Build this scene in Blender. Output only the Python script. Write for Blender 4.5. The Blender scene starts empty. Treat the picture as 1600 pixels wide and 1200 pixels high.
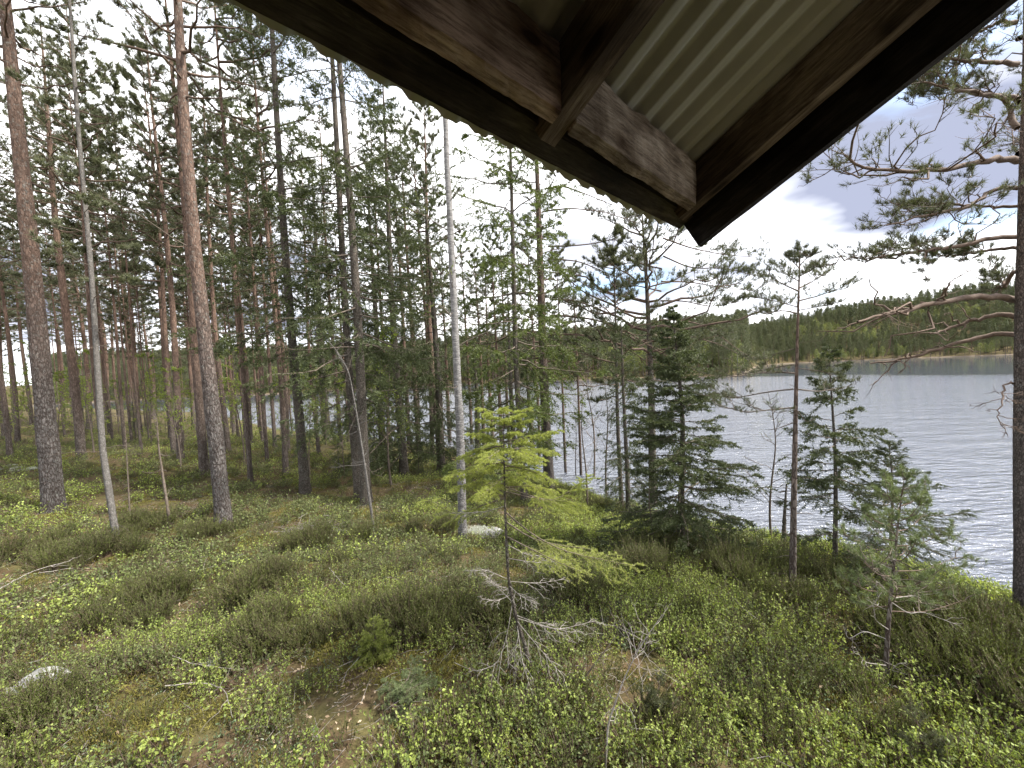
import bpy, math, random
import numpy as np
from mathutils import Matrix, Vector

# ------------------------------------------------------------------ camera
scene = bpy.context.scene
COL = scene.collection
CAM = np.array([0.0, 0.0, 6.0])          # eye: 6 m above the lake, about 2.2 m above the ground
FPX, CX, CY = 601.0, 800.0, 600.0        # 13 mm-equivalent lens on a 1600 x 1200 frame
PITCH, ROLL = math.radians(2.3), math.radians(2.75)
_f = np.array([0, math.cos(PITCH), -math.sin(PITCH)])
_u0 = np.array([0, math.sin(PITCH), math.cos(PITCH)])
_r0 = np.array([1.0, 0, 0])
_r = math.cos(ROLL) * _r0 - math.sin(ROLL) * _u0
_u = math.sin(ROLL) * _r0 + math.cos(ROLL) * _u0
cam_data = bpy.data.cameras.new('camera')
cam_data.sensor_width = 36.0
cam_data.lens = FPX / 1600 * 36.0
cam_data.clip_start = 0.02
cam_data.clip_end = 4000
cam = bpy.data.objects.new('camera', cam_data)
M = Matrix(((_r[0], _u[0], -_f[0], CAM[0]), (_r[1], _u[1], -_f[1], CAM[1]),
            (_r[2], _u[2], -_f[2], CAM[2]), (0, 0, 0, 1)))
cam.matrix_world = M
COL.objects.link(cam)
scene.camera = cam

# ------------------------------------------------------------------ light and exposure
SUN_AZ, SUN_EL = math.radians(96), math.radians(50)     # clockwise from +Y
scene.view_settings.view_transform = 'Standard'
scene.view_settings.look = 'None'
scene.view_settings.exposure = 1.42
scene.view_settings.gamma = 1.0
scene.view_settings.use_curve_mapping = False
sd = Vector((math.sin(SUN_AZ) * math.cos(SUN_EL), math.cos(SUN_AZ) * math.cos(SUN_EL), math.sin(SUN_EL)))
sun_data = bpy.data.lights.new('sun', 'SUN')
sun_data.energy = 4.0
sun_data.angle = math.radians(5)
sun_data.color = (1.0, 0.95, 0.86)
sun = bpy.data.objects.new('sun', sun_data)
sun.rotation_euler = sd.to_track_quat('Z', 'Y').to_euler()
COL.objects.link(sun)

world = bpy.data.worlds.new('World')
scene.world = world
world.use_nodes = True
nt = world.node_tree
nt.nodes.clear()
def N(tree, typ, **kw):
    n = tree.nodes.new(typ)
    for k, v in kw.items():
        if k.startswith('i_'):
            key = k[2:]
            key = int(key) if key.isdigit() else key.replace('_', ' ')
            n.inputs[key].default_value = v
        else:
            setattr(n, k, v)
    return n
def ramp(tree, stops, interp='LINEAR'):
    n = tree.nodes.new('ShaderNodeValToRGB')
    n.color_ramp.interpolation = interp
    el = n.color_ramp.elements
    while len(el) < len(stops):
        el.new(0.5)
    for e, (p, c) in zip(el, stops):
        e.position = p
        e.color = (*c, 1) if len(c) == 3 else c
    return n
L = nt.links.new
sky = N(nt, 'ShaderNodeTexSky', sky_type='NISHITA', sun_disc=False)
sky.sun_elevation = SUN_EL
sky.sun_rotation = SUN_AZ
sky.air_density = 1.0
sky.dust_density = 1.0
tc = N(nt, 'ShaderNodeTexCoord')
sep = N(nt, 'ShaderNodeSeparateXYZ')
L(tc.outputs['Generated'], sep.inputs[0])
zz = N(nt, 'ShaderNodeMath', operation='ADD', i_1=0.16); L(sep.outputs[2], zz.inputs[0])
zm = N(nt, 'ShaderNodeMath', operation='MAXIMUM', i_1=0.05); L(zz.outputs[0], zm.inputs[0])
dv = N(nt, 'ShaderNodeVectorMath', operation='DIVIDE')
L(tc.outputs['Generated'], dv.inputs[0])
cmb = N(nt, 'ShaderNodeCombineXYZ', i_2=1.0)
L(zm.outputs[0], cmb.inputs[0]); L(zm.outputs[0], cmb.inputs[1])
L(cmb.outputs[0], dv.inputs[1])
mp = N(nt, 'ShaderNodeMapping')
mp.inputs['Location'].default_value = (1.3, 0.4, 0)
mp.inputs['Scale'].default_value = (1, 1, 0)
L(dv.outputs[0], mp.inputs[0])
n1 = N(nt, 'ShaderNodeTexNoise', i_Scale=1.15, i_Detail=7.0, i_Roughness=0.52, i_Distortion=0.25)
L(mp.outputs[0], n1.inputs['Vector'])
n2 = N(nt, 'ShaderNodeTexNoise', i_Scale=0.75, i_Detail=5.0, i_Roughness=0.5)
mp2 = N(nt, 'ShaderNodeMapping'); mp2.inputs['Location'].default_value = (7.96, 3.40, 2.0)
L(dv.outputs[0], mp2.inputs[0]); L(mp2.outputs[0], n2.inputs['Vector'])
cover = ramp(nt, [(0.29, (0, 0, 0)), (0.42, (1, 1, 1))])        # almost closed cloud, a few blue gaps
L(n1.outputs['Fac'], cover.inputs[0])
shade = ramp(nt, [(0.40, (1.2, 1.2, 1.21)), (0.54, (0.80, 0.82, 0.87)), (0.645, (0.23, 0.25, 0.33))])
L(n2.outputs['Fac'], shade.inputs[0])
bg1 = N(nt, 'ShaderNodeBackground', i_Strength=0.13); L(sky.outputs[0], bg1.inputs[0])
bg2 = N(nt, 'ShaderNodeBackground', i_Strength=0.88); L(shade.outputs[0], bg2.inputs[0])
mx = N(nt, 'ShaderNodeMixShader')
L(cover.outputs[0], mx.inputs[0]); L(bg1.outputs[0], mx.inputs[1]); L(bg2.outputs[0], mx.inputs[2])
wo = N(nt, 'ShaderNodeOutputWorld'); L(mx.outputs[0], wo.inputs[0])

scene.cycles.max_bounces = 5
scene.cycles.diffuse_bounces = 2
scene.cycles.glossy_bounces = 3
scene.cycles.transmission_bounces = 4
scene.cycles.transparent_max_bounces = 4
scene.cycles.caustics_reflective = False
scene.cycles.caustics_refractive = False
scene.cycles.use_denoising = True
scene.cycles.sample_clamp_direct = 5.0
scene.cycles.sample_clamp_indirect = 5.0
scene.cycles.use_adaptive_sampling = True
scene.cycles.adaptive_threshold = 0.02

# ------------------------------------------------------------------ numeric helpers
def pray(px, py):
    d = _f * FPX + _r * (px - CX) - _u * (py - CY)
    return d / np.linalg.norm(d)
def _hash(ix, iy, s):
    h = (ix.astype(np.int64) * 374761393 + iy.astype(np.int64) * 668265263 + s * 1442695041) & 0x7fffffff
    h = ((h ^ (h >> 13)) * 1274126177) & 0x7fffffff
    return ((h ^ (h >> 16)) & 0xffff) / 65535.0
def vnoise(x, y, s=0):
    x = np.asarray(x, float); y = np.asarray(y, float)
    ix, iy = np.floor(x), np.floor(y)
    fx, fy = x - ix, y - iy
    fx = fx * fx * (3 - 2 * fx); fy = fy * fy * (3 - 2 * fy)
    a = _hash(ix, iy, s); b = _hash(ix + 1, iy, s); c = _hash(ix, iy + 1, s); d = _hash(ix + 1, iy + 1, s)
    return (a * (1 - fx) + b * fx) * (1 - fy) + (c * (1 - fx) + d * fx) * fy
def fbm(x, y, s=0, o=3):
    t, a, w = 0, 1, 0
    for k in range(o):
        t = t + a * vnoise(x * 2 ** k + 17.3 * k, y * 2 ** k - 9.1 * k, s + k); w += a; a *= 0.5
    return t / w
def unit(v):
    return v / np.maximum(np.linalg.norm(v, axis=-1, keepdims=True), 1e-9)

SHORE = np.array([(-260, 190), (-120, 112), (-60, 77), (-29, 47), (-5, 30), (3, 18.5), (6, 13.8), (8.6, 11.8),
                  (10.7, 9.2), (14, 5), (18, -2), (26, -14), (60, -50), (300, -260)], float)
POLY = np.vstack([SHORE, [(300, -900), (-1500, -900), (-1500, 190)]])
def shore_dist(x, y):
    """signed distance to the near shoreline, positive on land"""
    shp = x.shape; x = x.ravel(); y = y.ravel()
    best = np.full(x.shape, 1e9)
    for a, b in zip(SHORE[:-1], SHORE[1:]):
        ab = b - a
        t = np.clip(((x - a[0]) * ab[0] + (y - a[1]) * ab[1]) / (ab @ ab), 0, 1)
        best = np.minimum(best, np.hypot(x - a[0] - t * ab[0], y - a[1] - t * ab[1]))
    ins = np.zeros(x.shape, bool)
    for a, b in zip(POLY, np.roll(POLY, -1, axis=0)):
        if a[1] == b[1]:
            continue
        c = ((a[1] > y) != (b[1] > y)) & (x < (b[0] - a[0]) * (y - a[1]) / (b[1] - a[1]) + a[0])
        ins ^= c
    return np.where(ins, best, -best).reshape(shp)
def far_R(th):
    return np.interp(np.degrees(th), [-180, -70, -50, -34, -10, 5, 15, 24, 31, 32.5, 36, 45, 60, 90, 130, 180],
                     [420, 420, 260, 195, 168, 160, 150, 146, 146, 300, 352, 372, 380, 400, 420, 420])
def height(x, y):
    x = np.asarray(x, float); y = np.asarray(y, float)
    d = shore_dist(x, y)
    slope = np.interp(x, [-60, -30, -5, 3, 6, 12], [0.16, 0.14, 0.21, 0.32, 0.43, 0.45])
    P = 3.85 + 0.25 * fbm(x / 9, y / 9, 5) + np.clip((-x - 6) / 40, 0, 0.8)
    a = np.maximum(slope * np.maximum(d, 0), 1e-4)
    near = (a ** -4 + P ** -4) ** -0.25
    k = np.clip(d / 3, 0, 1) * np.exp(-np.hypot(x, y) / 90)
    near = near + k * ((fbm(x / 1.7, y / 1.7, 11) - 0.5) * 0.34 + (vnoise(x / 0.45, y / 0.45, 31) - 0.5) * 0.09)
    sand = np.where(d > 0, near, np.maximum(d * 0.35, -3))
    r = np.hypot(x, y); th = np.arctan2(x, y)
    fd = r - far_R(th) + (fbm(x / 30, y / 30, 3) - 0.5) * 14
    hill = np.interp(np.degrees(th), [-60, -10, 15, 30, 33, 40, 60, 90], [10, 10, 13, 12, 30, 44, 50, 40])
    t = np.clip(fd / 190, 0, 1)
    far = np.where(fd > 0, np.minimum(fd * 0.12, 0.9) + hill * t * t * (3 - 2 * t) * (0.75 + 0.5 * fbm(x / 120, y / 120, 8)), -3)
    return np.where(d > -6, sand, np.maximum(sand, far))
def h1(x, y):
    return float(height(np.array([x]), np.array([y]))[0])
def ground_at(px, py):
    """where the sight line through a photo pixel meets the ground"""
    d = pray(px, py)
    t = np.concatenate([np.arange(1.0, 40, 0.02), np.arange(40, 160, 0.1)])
    P = CAM + t[:, None] * d
    hit = np.nonzero(P[:, 2] <= np.maximum(height(P[:, 0], P[:, 1]), 0.0))[0]
    p = P[hit[0]] if len(hit) else P[-1]
    return np.array([p[0], p[1], h1(p[0], p[1])])
def at_depth(px, py, zdepth):
    d = pray(px, py)
    return CAM + d * (zdepth / (d @ _f))
def depth_of(p):
    return float((np.asarray(p) - CAM) @ _f)

# ------------------------------------------------------------------ mesh helpers
class MB:
    """collects tubes, blades and quads; build() links ONE mesh object"""
    def __init__(self):
        self.v, self.f, self.n = [], [], 0
    def add(self, v, f, mat=0, tint=None):
        v = np.asarray(v, np.float32).reshape(-1, 3); f = np.asarray(f, np.int64)
        if len(f) == 0:
            return
        if tint is None:
            tint = np.full(len(f), 0.5)
        self.f.append((f + self.n, mat, np.broadcast_to(np.asarray(tint, np.float32), (len(f),))))
        self.v.append(v); self.n += len(v)
    def tubes(self, P, R, k=6, mat=0, tint=None, cap=False):
        P = np.asarray(P, float); R = np.asarray(R, float)
        if P.ndim == 2:
            P = P[None]; R = R[None]
        T, n, _ = P.shape
        if T == 0:
            return
        tan = unit(np.gradient(P, axis=1))
        m = unit(P[:, -1] - P[:, 0])
        ref = np.where(np.abs(m[:, 2:3]) > 0.8, np.array([[1.0, 0.13, 0]]), np.array([[0, 0.07, 1.0]]))[:, None, :]
        a = unit(np.cross(tan, ref)); b = np.cross(tan, a)
        ang = np.arange(k) / k * 2 * np.pi
        V = P[:, :, None, :] + R[:, :, None, None] * (np.cos(ang)[None, None, :, None] * a[:, :, None, :]
                                                       + np.sin(ang)[None, None, :, None] * b[:, :, None, :])
        i = np.arange(n - 1)[:, None]; j = np.arange(k)[None, :]
        q = np.stack([i * k + j, i * k + (j + 1) % k, (i + 1) * k + (j + 1) % k, (i + 1) * k + j], -1).reshape(-1, 4)
        F = (q[None] + (np.arange(T) * n * k)[:, None, None]).reshape(-1, 4)
        tt = None if tint is None else np.repeat(np.broadcast_to(tint, (T,)), len(q))
        self.add(V, F, mat, tt)
    def blades(self, P, D, Ln, W, rng, mat=0, tint=None):
        """thin triangles: base P, direction D, length Ln, width W"""
        n = len(P)
        if n == 0:
            return
        s = unit(np.cross(D, rng.normal(size=(n, 3)))) * (np.broadcast_to(W, (n,))[:, None] * 0.5)
        V = np.stack([P - s, P + s, P + D * np.broadcast_to(Ln, (n,))[:, None]], 1)
        self.add(V, np.arange(n * 3).reshape(-1, 3), mat, tint)
    def leaves(self, P, D, Ln, W, rng, mat=0, tint=None, up=0.6):
        """kite-shaped leaves folded a little along the midrib"""
        n = len(P)
        if n == 0:
            return
        nr = rng.normal(size=(n, 3)); nr[:, 2] += up * 2.5
        s = unit(np.cross(D, nr)); nn = unit(np.cross(s, D))
        Ln = np.broadcast_to(Ln, (n,))[:, None]; W = np.broadcast_to(W, (n,))[:, None]
        mid = P + D * Ln * 0.45
        V = np.stack([P, mid + s * W * 0.5 + nn * W * 0.12, P + D * Ln, mid - s * W * 0.5 + nn * W * 0.12], 1)
        b = np.arange(n)[:, None] * 4
        F = np.concatenate([b + [0, 1, 2], b + [0, 2, 3]], 1).reshape(-1, 3)
        self.add(V, F, mat, None if tint is None else np.repeat(tint, 2))
    def box(self, lo, hi, mat=0):
        x0, y0, z0 = lo; x1, y1, z1 = hi
        V = [(x, y, z) for z in (z0, z1) for y in (y0, y1) for x in (x0, x1)]
        self.add(V, [(0, 2, 3, 1), (4, 5, 7, 6), (0, 1, 5, 4), (2, 6, 7, 3), (0, 4, 6, 2), (1, 3, 7, 5)], mat)
    def mesh(self, name, mats, smooth=True):
        V = np.concatenate(self.v) if self.v else np.zeros((0, 3), np.float32)
        me = bpy.data.meshes.new(name)
        tot, idx, mi, ti = [], [], [], []
        for f, m, t in self.f:
            tot.append(np.full(len(f), f.shape[1])); idx.append(f.ravel()); mi.append(np.full(len(f), m)); ti.append(t)
        tot = np.concatenate(tot); idx = np.concatenate(idx); mi = np.concatenate(mi); ti = np.concatenate(ti)
        me.vertices.add(len(V)); me.vertices.foreach_set('co', V.ravel())
        me.loops.add(len(idx)); me.loops.foreach_set('vertex_index', idx.astype(np.int32))
        me.polygons.add(len(tot))
        me.polygons.foreach_set('loop_start', np.concatenate([[0], np.cumsum(tot)[:-1]]).astype(np.int32))
        me.polygons.foreach_set('loop_total', tot.astype(np.int32))
        me.polygons.foreach_set('material_index', mi.astype(np.int32))
        me.polygons.foreach_set('use_smooth', np.full(len(tot), smooth))
        at = me.attributes.new('tint', 'FLOAT', 'FACE')
        at.data.foreach_set('value', ti.astype(np.float32))
        me.update(calc_edges=True)
        for m in (mats if isinstance(mats, (list, tuple)) else [mats]):
            me.materials.append(m)
        return me
    def build(self, name, mats, parent=None, smooth=True):
        return link(name, self.mesh(name, mats, smooth), parent)
def link(name, data, parent=None):
    o = bpy.data.objects.new(name, data)
    COL.objects.link(o)
    if parent is not None:
        o.parent = parent
    return o
def tag(o, label=None, cat=None, group=None, kind=None):
    for k, v in (('label', label), ('category', cat), ('group', group), ('kind', kind)):
        if v:
            o[k] = v
    return o
def thing(name, label, cat, loc=(0, 0, 0), rz=0.0, group=None):
    o = link(name, None)
    o.empty_display_size = 0.2
    o.location = [float(c) for c in loc]; o.rotation_euler = (0, 0, rz)
    return tag(o, label, cat, group)

# ------------------------------------------------------------------ materials
def mat_new(name):
    m = bpy.data.materials.new(name); m.use_nodes = True
    t = m.node_tree; t.nodes.clear()
    return m, t, t.links.new
def foliage(name, c0, c1, trans=0.35, rough=0.55, hue=0.25, tcol=1.25):
    """leaf colour from c0 to c1 over the face's own tint and a per-plant random"""
    m, t, L = mat_new(name)
    at = N(t, 'ShaderNodeAttribute', attribute_name='tint')
    oi = N(t, 'ShaderNodeObjectInfo')
    a = N(t, 'ShaderNodeMath', operation='MULTIPLY_ADD', i_1=hue, i_2=-hue / 2); L(oi.outputs['Random'], a.inputs[0])
    b = N(t, 'ShaderNodeMath', operation='ADD'); L(at.outputs['Fac'], b.inputs[0]); L(a.outputs[0], b.inputs[1])
    r = ramp(t, [(0.0, c0), (1.0, c1)]); L(b.outputs[0], r.inputs[0])
    p = N(t, 'ShaderNodeBsdfPrincipled', i_Roughness=rough)
    p.inputs['Specular IOR Level'].default_value = 0.3
    L(r.outputs[0], p.inputs['Base Color'])
    tr = N(t, 'ShaderNodeBsdfTranslucent')
    mu = N(t, 'ShaderNodeMixRGB', blend_type='MULTIPLY'); mu.inputs[0].default_value = 1.0
    mu.inputs[2].default_value = (tcol, tcol, tcol * 0.55, 1)
    L(r.outputs[0], mu.inputs[1]); L(mu.outputs[0], tr.inputs[0])
    mx = N(t, 'ShaderNodeMixShader', i_0=trans); L(p.outputs[0], mx.inputs[1]); L(tr.outputs[0], mx.inputs[2])
    o = N(t, 'ShaderNodeOutputMaterial'); L(mx.outputs[0], o.inputs[0])
    return m
def bark(name, low, high, z0, z1, crack, sc=(26, 26, 7), bump=0.6, dist=0.02, lichen=None):
    m, t, L = mat_new(name)
    tc = N(t, 'ShaderNodeTexCoord')
    oi = N(t, 'ShaderNodeObjectInfo')
    mp = N(t, 'ShaderNodeMapping'); mp.inputs['Scale'].default_value = sc
    add = N(t, 'ShaderNodeVectorMath', operation='ADD'); L(tc.outputs['Object'], add.inputs[0])
    mul = N(t, 'ShaderNodeVectorMath', operation='SCALE'); mul.inputs[0].default_value = (3.1, 5.7, 9.3)
    L(oi.outputs['Random'], mul.inputs['Scale']); L(mul.outputs[0], add.inputs[1])
    L(add.outputs[0], mp.inputs[0])
    wn = N(t, 'ShaderNodeTexNoise', i_Scale=1.0, i_Detail=3.0); L(mp.outputs[0], wn.inputs['Vector'])
    wa = N(t, 'ShaderNodeVectorMath', operation='MULTIPLY_ADD'); wa.inputs[1].default_value = (1.3, 1.3, 1.0)
    L(wn.outputs['Color'], wa.inputs[0]); L(mp.outputs[0], wa.inputs[2])
    vo = N(t, 'ShaderNodeTexVoronoi', feature='DISTANCE_TO_EDGE', i_Scale=1.0); L(wa.outputs[0], vo.inputs['Vector'])
    vc = N(t, 'ShaderNodeTexVoronoi', feature='F1', i_Scale=1.0); L(wa.outputs[0], vc.inputs['Vector'])
    nf = N(t, 'ShaderNodeTexNoise', i_Scale=9.0, i_Detail=4.0, i_Roughness=0.65); L(add.outputs[0], nf.inputs['Vector'])
    sep = N(t, 'ShaderNodeSeparateXYZ'); L(tc.outputs['Object'], sep.inputs[0])
    zn = N(t, 'ShaderNodeMath', operation='MULTIPLY_ADD', i_1=2.2, i_2=-1.1); L(nf.outputs['Fac'], zn.inputs[0])
    za = N(t, 'ShaderNodeMath', operation='ADD'); L(sep.outputs[2], za.inputs[0]); L(zn.outputs[0], za.inputs[1])
    mr = N(t, 'ShaderNodeMapRange', i_1=z0, i_2=z1); L(za.outputs[0], mr.inputs[0])
    hl = N(t, 'ShaderNodeMixRGB'); hl.inputs[1].default_value = (*low, 1); hl.inputs[2].default_value = (*high, 1)
    L(mr.outputs[0], hl.inputs[0])
    # each plate a little lighter or darker
    sp = N(t, 'ShaderNodeSeparateXYZ'); L(vc.outputs['Color'], sp.inputs[0])
    pv = N(t, 'ShaderNodeMapRange', i_3=0.68, i_4=1.35); L(sp.outputs[0], pv.inputs[0])
    pm = N(t, 'ShaderNodeMixRGB', blend_type='MULTIPLY'); pm.inputs[0].default_value = 1
    L(hl.outputs[0], pm.inputs[1]); L(pv.outputs[0], pm.inputs[2])
    src = pm
    if lichen:
        ln = N(t, 'ShaderNodeTexNoise', i_Scale=14.0, i_Detail=5.0, i_Roughness=0.7); L(add.outputs[0], ln.inputs['Vector'])
        lr = ramp(t, [(0.54, (0, 0, 0)), (0.66, (1, 1, 1))]); L(ln.outputs['Fac'], lr.inputs[0])
        lm = N(t, 'ShaderNodeMixRGB'); lm.inputs[2].default_value = (*lichen, 1)
        lf = N(t, 'ShaderNodeMath', operation='MULTIPLY', i_1=0.6); L(lr.outputs[0], lf.inputs[0])
        L(lf.outputs[0], lm.inputs[0]); L(src.outputs[0], lm.inputs[1]); src = lm
    cr = ramp(t, [(0.0, (0, 0, 0)), (0.16, (1, 1, 1))]); L(vo.outputs['Distance'], cr.inputs[0])
    fade = N(t, 'ShaderNodeMapRange', i_3=0.0, i_4=0.72); L(mr.outputs[0], fade.inputs[0])
    cf = N(t, 'ShaderNodeMath', operation='MAXIMUM'); L(cr.outputs[0], cf.inputs[0]); L(fade.outputs[0], cf.inputs[1])
    ck = N(t, 'ShaderNodeMixRGB'); ck.inputs[1].default_value = (*crack, 1)
    L(cf.outputs[0], ck.inputs[0]); L(src.outputs[0], ck.inputs[2])
    hs = N(t, 'ShaderNodeMath', operation='MULTIPLY_ADD', i_1=0.35); L(nf.outputs['Fac'], hs.inputs[0]); L(cr.outputs[0], hs.inputs[2])
    bp = N(t, 'ShaderNodeBump', i_Strength=bump, i_Distance=dist); L(hs.outputs[0], bp.inputs['Height'])
    p = N(t, 'ShaderNodeBsdfPrincipled', i_Roughness=0.9)
    p.inputs['Specular IOR Level'].default_value = 0.15
    L(ck.outputs[0], p.inputs['Base Color']); L(bp.outputs[0], p.inputs['Normal'])
    o = N(t, 'ShaderNodeOutputMaterial'); L(p.outputs[0], o.inputs[0])
    return m
def simple(name, c0, c1, sc=20.0, stretch=(1, 1, 1), rough=0.85, bump=0.3, dist=0.01, detail=5.0):
    m, t, L = mat_new(name)
    tc = N(t, 'ShaderNodeTexCoord')
    mp = N(t, 'ShaderNodeMapping'); mp.inputs['Scale'].default_value = stretch
    L(tc.outputs['Object'], mp.inputs[0])
    n = N(t, 'ShaderNodeTexNoise', i_Scale=sc, i_Detail=detail, i_Roughness=0.62); L(mp.outputs[0], n.inputs['Vector'])
    r = ramp(t, [(0.32, c0), (0.68, c1)]); L(n.outputs['Fac'], r.inputs[0])
    bp = N(t, 'ShaderNodeBump', i_Strength=bump, i_Distance=dist); L(n.outputs['Fac'], bp.inputs['Height'])
    p = N(t, 'ShaderNodeBsdfPrincipled', i_Roughness=rough)
    p.inputs['Specular IOR Level'].default_value = 0.25
    L(r.outputs[0], p.inputs['Base Color']); L(bp.outputs[0], p.inputs['Normal'])
    o = N(t, 'ShaderNodeOutputMaterial'); L(p.outputs[0], o.inputs[0])
    return m
MAT = {}
MAT['pine_bark'] = bark('pine_bark', (0.125, 0.113, 0.108), (0.155, 0.105, 0.082), 2.4, 6.2, (0.05, 0.036, 0.03), lichen=(0.26, 0.27, 0.25))
MAT['pine_bark_red'] = bark('pine_bark_red', (0.125, 0.108, 0.096), (0.165, 0.110, 0.085), 0.8, 5.0, (0.05, 0.034, 0.027))
MAT['spruce_bark'] = bark('spruce_bark', (0.115, 0.10, 0.085), (0.12, 0.10, 0.085), 2, 8, (0.045, 0.037, 0.03), sc=(38, 38, 22), lichen=(0.2, 0.22, 0.18))
MAT['grey_bark'] = bark('grey_bark', (0.14, 0.132, 0.125), (0.125, 0.115, 0.105), 2, 8, (0.09, 0.08, 0.07), sc=(48, 48, 30), bump=0.4, lichen=(0.22, 0.225, 0.215))
MAT['lake_bark'] = bark('lake_bark', (0.105, 0.09, 0.082), (0.14, 0.10, 0.08), 2.0, 6.0, (0.04, 0.033, 0.03), sc=(58, 58, 24), lichen=(0.2, 0.2, 0.19))
MAT['birch_bark'] = bark('birch_bark', (0.17, 0.165, 0.162), (0.23, 0.222, 0.218), 1, 5, (0.05, 0.045, 0.043), sc=(9, 9, 34), bump=0.35, dist=0.01, lichen=(0.20, 0.20, 0.20))
MAT['twig'] = simple('twig', (0.085, 0.066, 0.052), (0.17, 0.14, 0.115), 30)
MAT['red_twig'] = simple('red_twig', (0.085, 0.058, 0.045), (0.165, 0.118, 0.090), 20)
MAT['dead_twig'] = simple('dead_twig', (0.17, 0.15, 0.135), (0.38, 0.35, 0.32), 40)
MAT['pine_needle'] = foliage('pine_needle', (0.058, 0.068, 0.038), (0.155, 0.168, 0.092), 0.22)
MAT['spruce_needle'] = foliage('spruce_needle', (0.038, 0.050, 0.023), (0.118, 0.145, 0.060), 0.22)
MAT['spruce_mid'] = foliage('spruce_mid', (0.055, 0.078, 0.022), (0.16, 0.20, 0.06), 0.3)
MAT['spruce_light'] = foliage('spruce_light', (0.17, 0.21, 0.045), (0.40, 0.44, 0.12), 0.35)
MAT['young_pine_needle'] = foliage('young_pine_needle', (0.08, 0.115, 0.05), (0.20, 0.24, 0.11), 0.25)
MAT['fresh_leaf'] = foliage('fresh_leaf', (0.12, 0.17, 0.03), (0.26, 0.32, 0.06), 0.45)
MAT['blueberry'] = foliage('blueberry_leaf', (0.125, 0.172, 0.045), (0.38, 0.45, 0.115), 0.4, hue=0.5)
MAT['blueberry_dark'] = foliage('blueberry_dark_leaf', (0.065, 0.088, 0.032), (0.20, 0.24, 0.085), 0.32, hue=0.5)
MAT['lingon'] = foliage('lingonberry_leaf', (0.055, 0.090, 0.042), (0.18, 0.24, 0.125), 0.15, rough=0.32)
MAT['heather'] = foliage('heather_leaf', (0.042, 0.052, 0.016), (0.140, 0.168, 0.044), 0.22, hue=0.4)
MAT['heather_stem'] = simple('heather_stem', (0.07, 0.048, 0.036), (0.15, 0.112, 0.085), 60)
MAT['lichen'] = foliage('reindeer_lichen', (0.36, 0.38, 0.34), (0.60, 0.62, 0.57), 0.15, rough=0.9)
MAT['moss'] = foliage('moss', (0.09, 0.085, 0.02), (0.22, 0.20, 0.05), 0.2, rough=0.9)
MAT['dry'] = foliage('dry_leaf', (0.20, 0.14, 0.085), (0.46, 0.36, 0.26), 0.2, rough=0.8)

# ------------------------------------------------------------------ the ground, the lake
def sinh_axis(n, lim, k):
    s = np.linspace(-1, 1, n)
    return np.sinh(s * k) / np.sinh(k) * lim
def make_ground():
    xs = sinh_axis(310, 1300, 7.2); ys = sinh_axis(310, 1300, 7.2)
    ys = ys + 4.0
    X, Y = np.meshgrid(xs, ys)
    Z = height(X, Y)
    mb = MB()
    n, m = X.shape
    i = np.arange(n - 1)[:, None]; j = np.arange(m - 1)[None, :]
    q = np.stack([i * m + j, i * m + j + 1, (i + 1) * m + j + 1, (i + 1) * m + j], -1).reshape(-1, 4)
    mb.add(np.stack([X, Y, Z], -1), q)
    g, t, L = mat_new('forest_floor')
    geo = N(t, 'ShaderNodeNewGeometry')
    def noise(sc, det=4.0, ro=0.6):
        nn = N(t, 'ShaderNodeTexNoise', i_Scale=sc, i_Detail=det, i_Roughness=ro); L(geo.outputs['Position'], nn.inputs['Vector']); return nn
    a = noise(0.9); b = noise(14.0, 6.0, 0.7); c = noise(3.1, 5.0)
    base = ramp(t, [(0.3, (0.050, 0.034, 0.020)), (0.5, (0.085, 0.060, 0.034)), (0.7, (0.15, 0.105, 0.065))]); L(b.outputs['Fac'], base.inputs[0])
    moss = ramp(t, [(0.3, (0.055, 0.050, 0.020)), (0.7, (0.130, 0.112, 0.048))]); L(b.outputs['Fac'], moss.inputs[0])
    mf = ramp(t, [(0.42, (0, 0, 0)), (0.56, (1, 1, 1))]); L(c.outputs['Fac'], mf.inputs[0])
    m1 = N(t, 'ShaderNodeMixRGB'); L(mf.outputs[0], m1.inputs[0]); L(base.outputs[0], m1.inputs[1]); L(moss.outputs[0], m1.inputs[2])
    # pale stony, reedy rim of the far shore
    sep = N(t, 'ShaderNodeSeparateXYZ'); L(geo.outputs['Position'], sep.inputs[0])
    ln = N(t, 'ShaderNodeVectorMath', operation='LENGTH'); L(geo.outputs['Position'], ln.inputs[0])
    far = N(t, 'ShaderNodeMapRange', i_1=100.0, i_2=120.0); L(ln.outputs['Value'], far.inputs[0])
    lowz = N(t, 'ShaderNodeMapRange', i_1=0.5, i_2=0.15); L(sep.outputs[2], lowz.inputs[0])
    sh = N(t, 'ShaderNodeMath', operation='MULTIPLY'); L(far.outputs[0], sh.inputs[0]); L(lowz.outputs[0], sh.inputs[1])
    m2 = N(t, 'ShaderNodeMixRGB'); m2.inputs[2].default_value = (0.15, 0.118, 0.09, 1)
    L(sh.outputs[0], m2.inputs[0]); L(m1.outputs[0], m2.inputs[1])
    bp = N(t, 'ShaderNodeBump', i_Strength=0.8, i_Distance=0.03); L(b.outputs['Fac'], bp.inputs['Height'])
    p = N(t, 'ShaderNodeBsdfPrincipled', i_Roughness=0.95); p.inputs['Specular IOR Level'].default_value = 0.1
    L(m2.outputs[0], p.inputs['Base Color']); L(bp.outputs[0], p.inputs['Normal'])
    o = N(t, 'ShaderNodeOutputMaterial'); L(p.outputs[0], o.inputs[0])
    tag(mb.build('ground', g), 'mossy forest floor sloping down to the lake', kind='structure')
make_ground()

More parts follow.
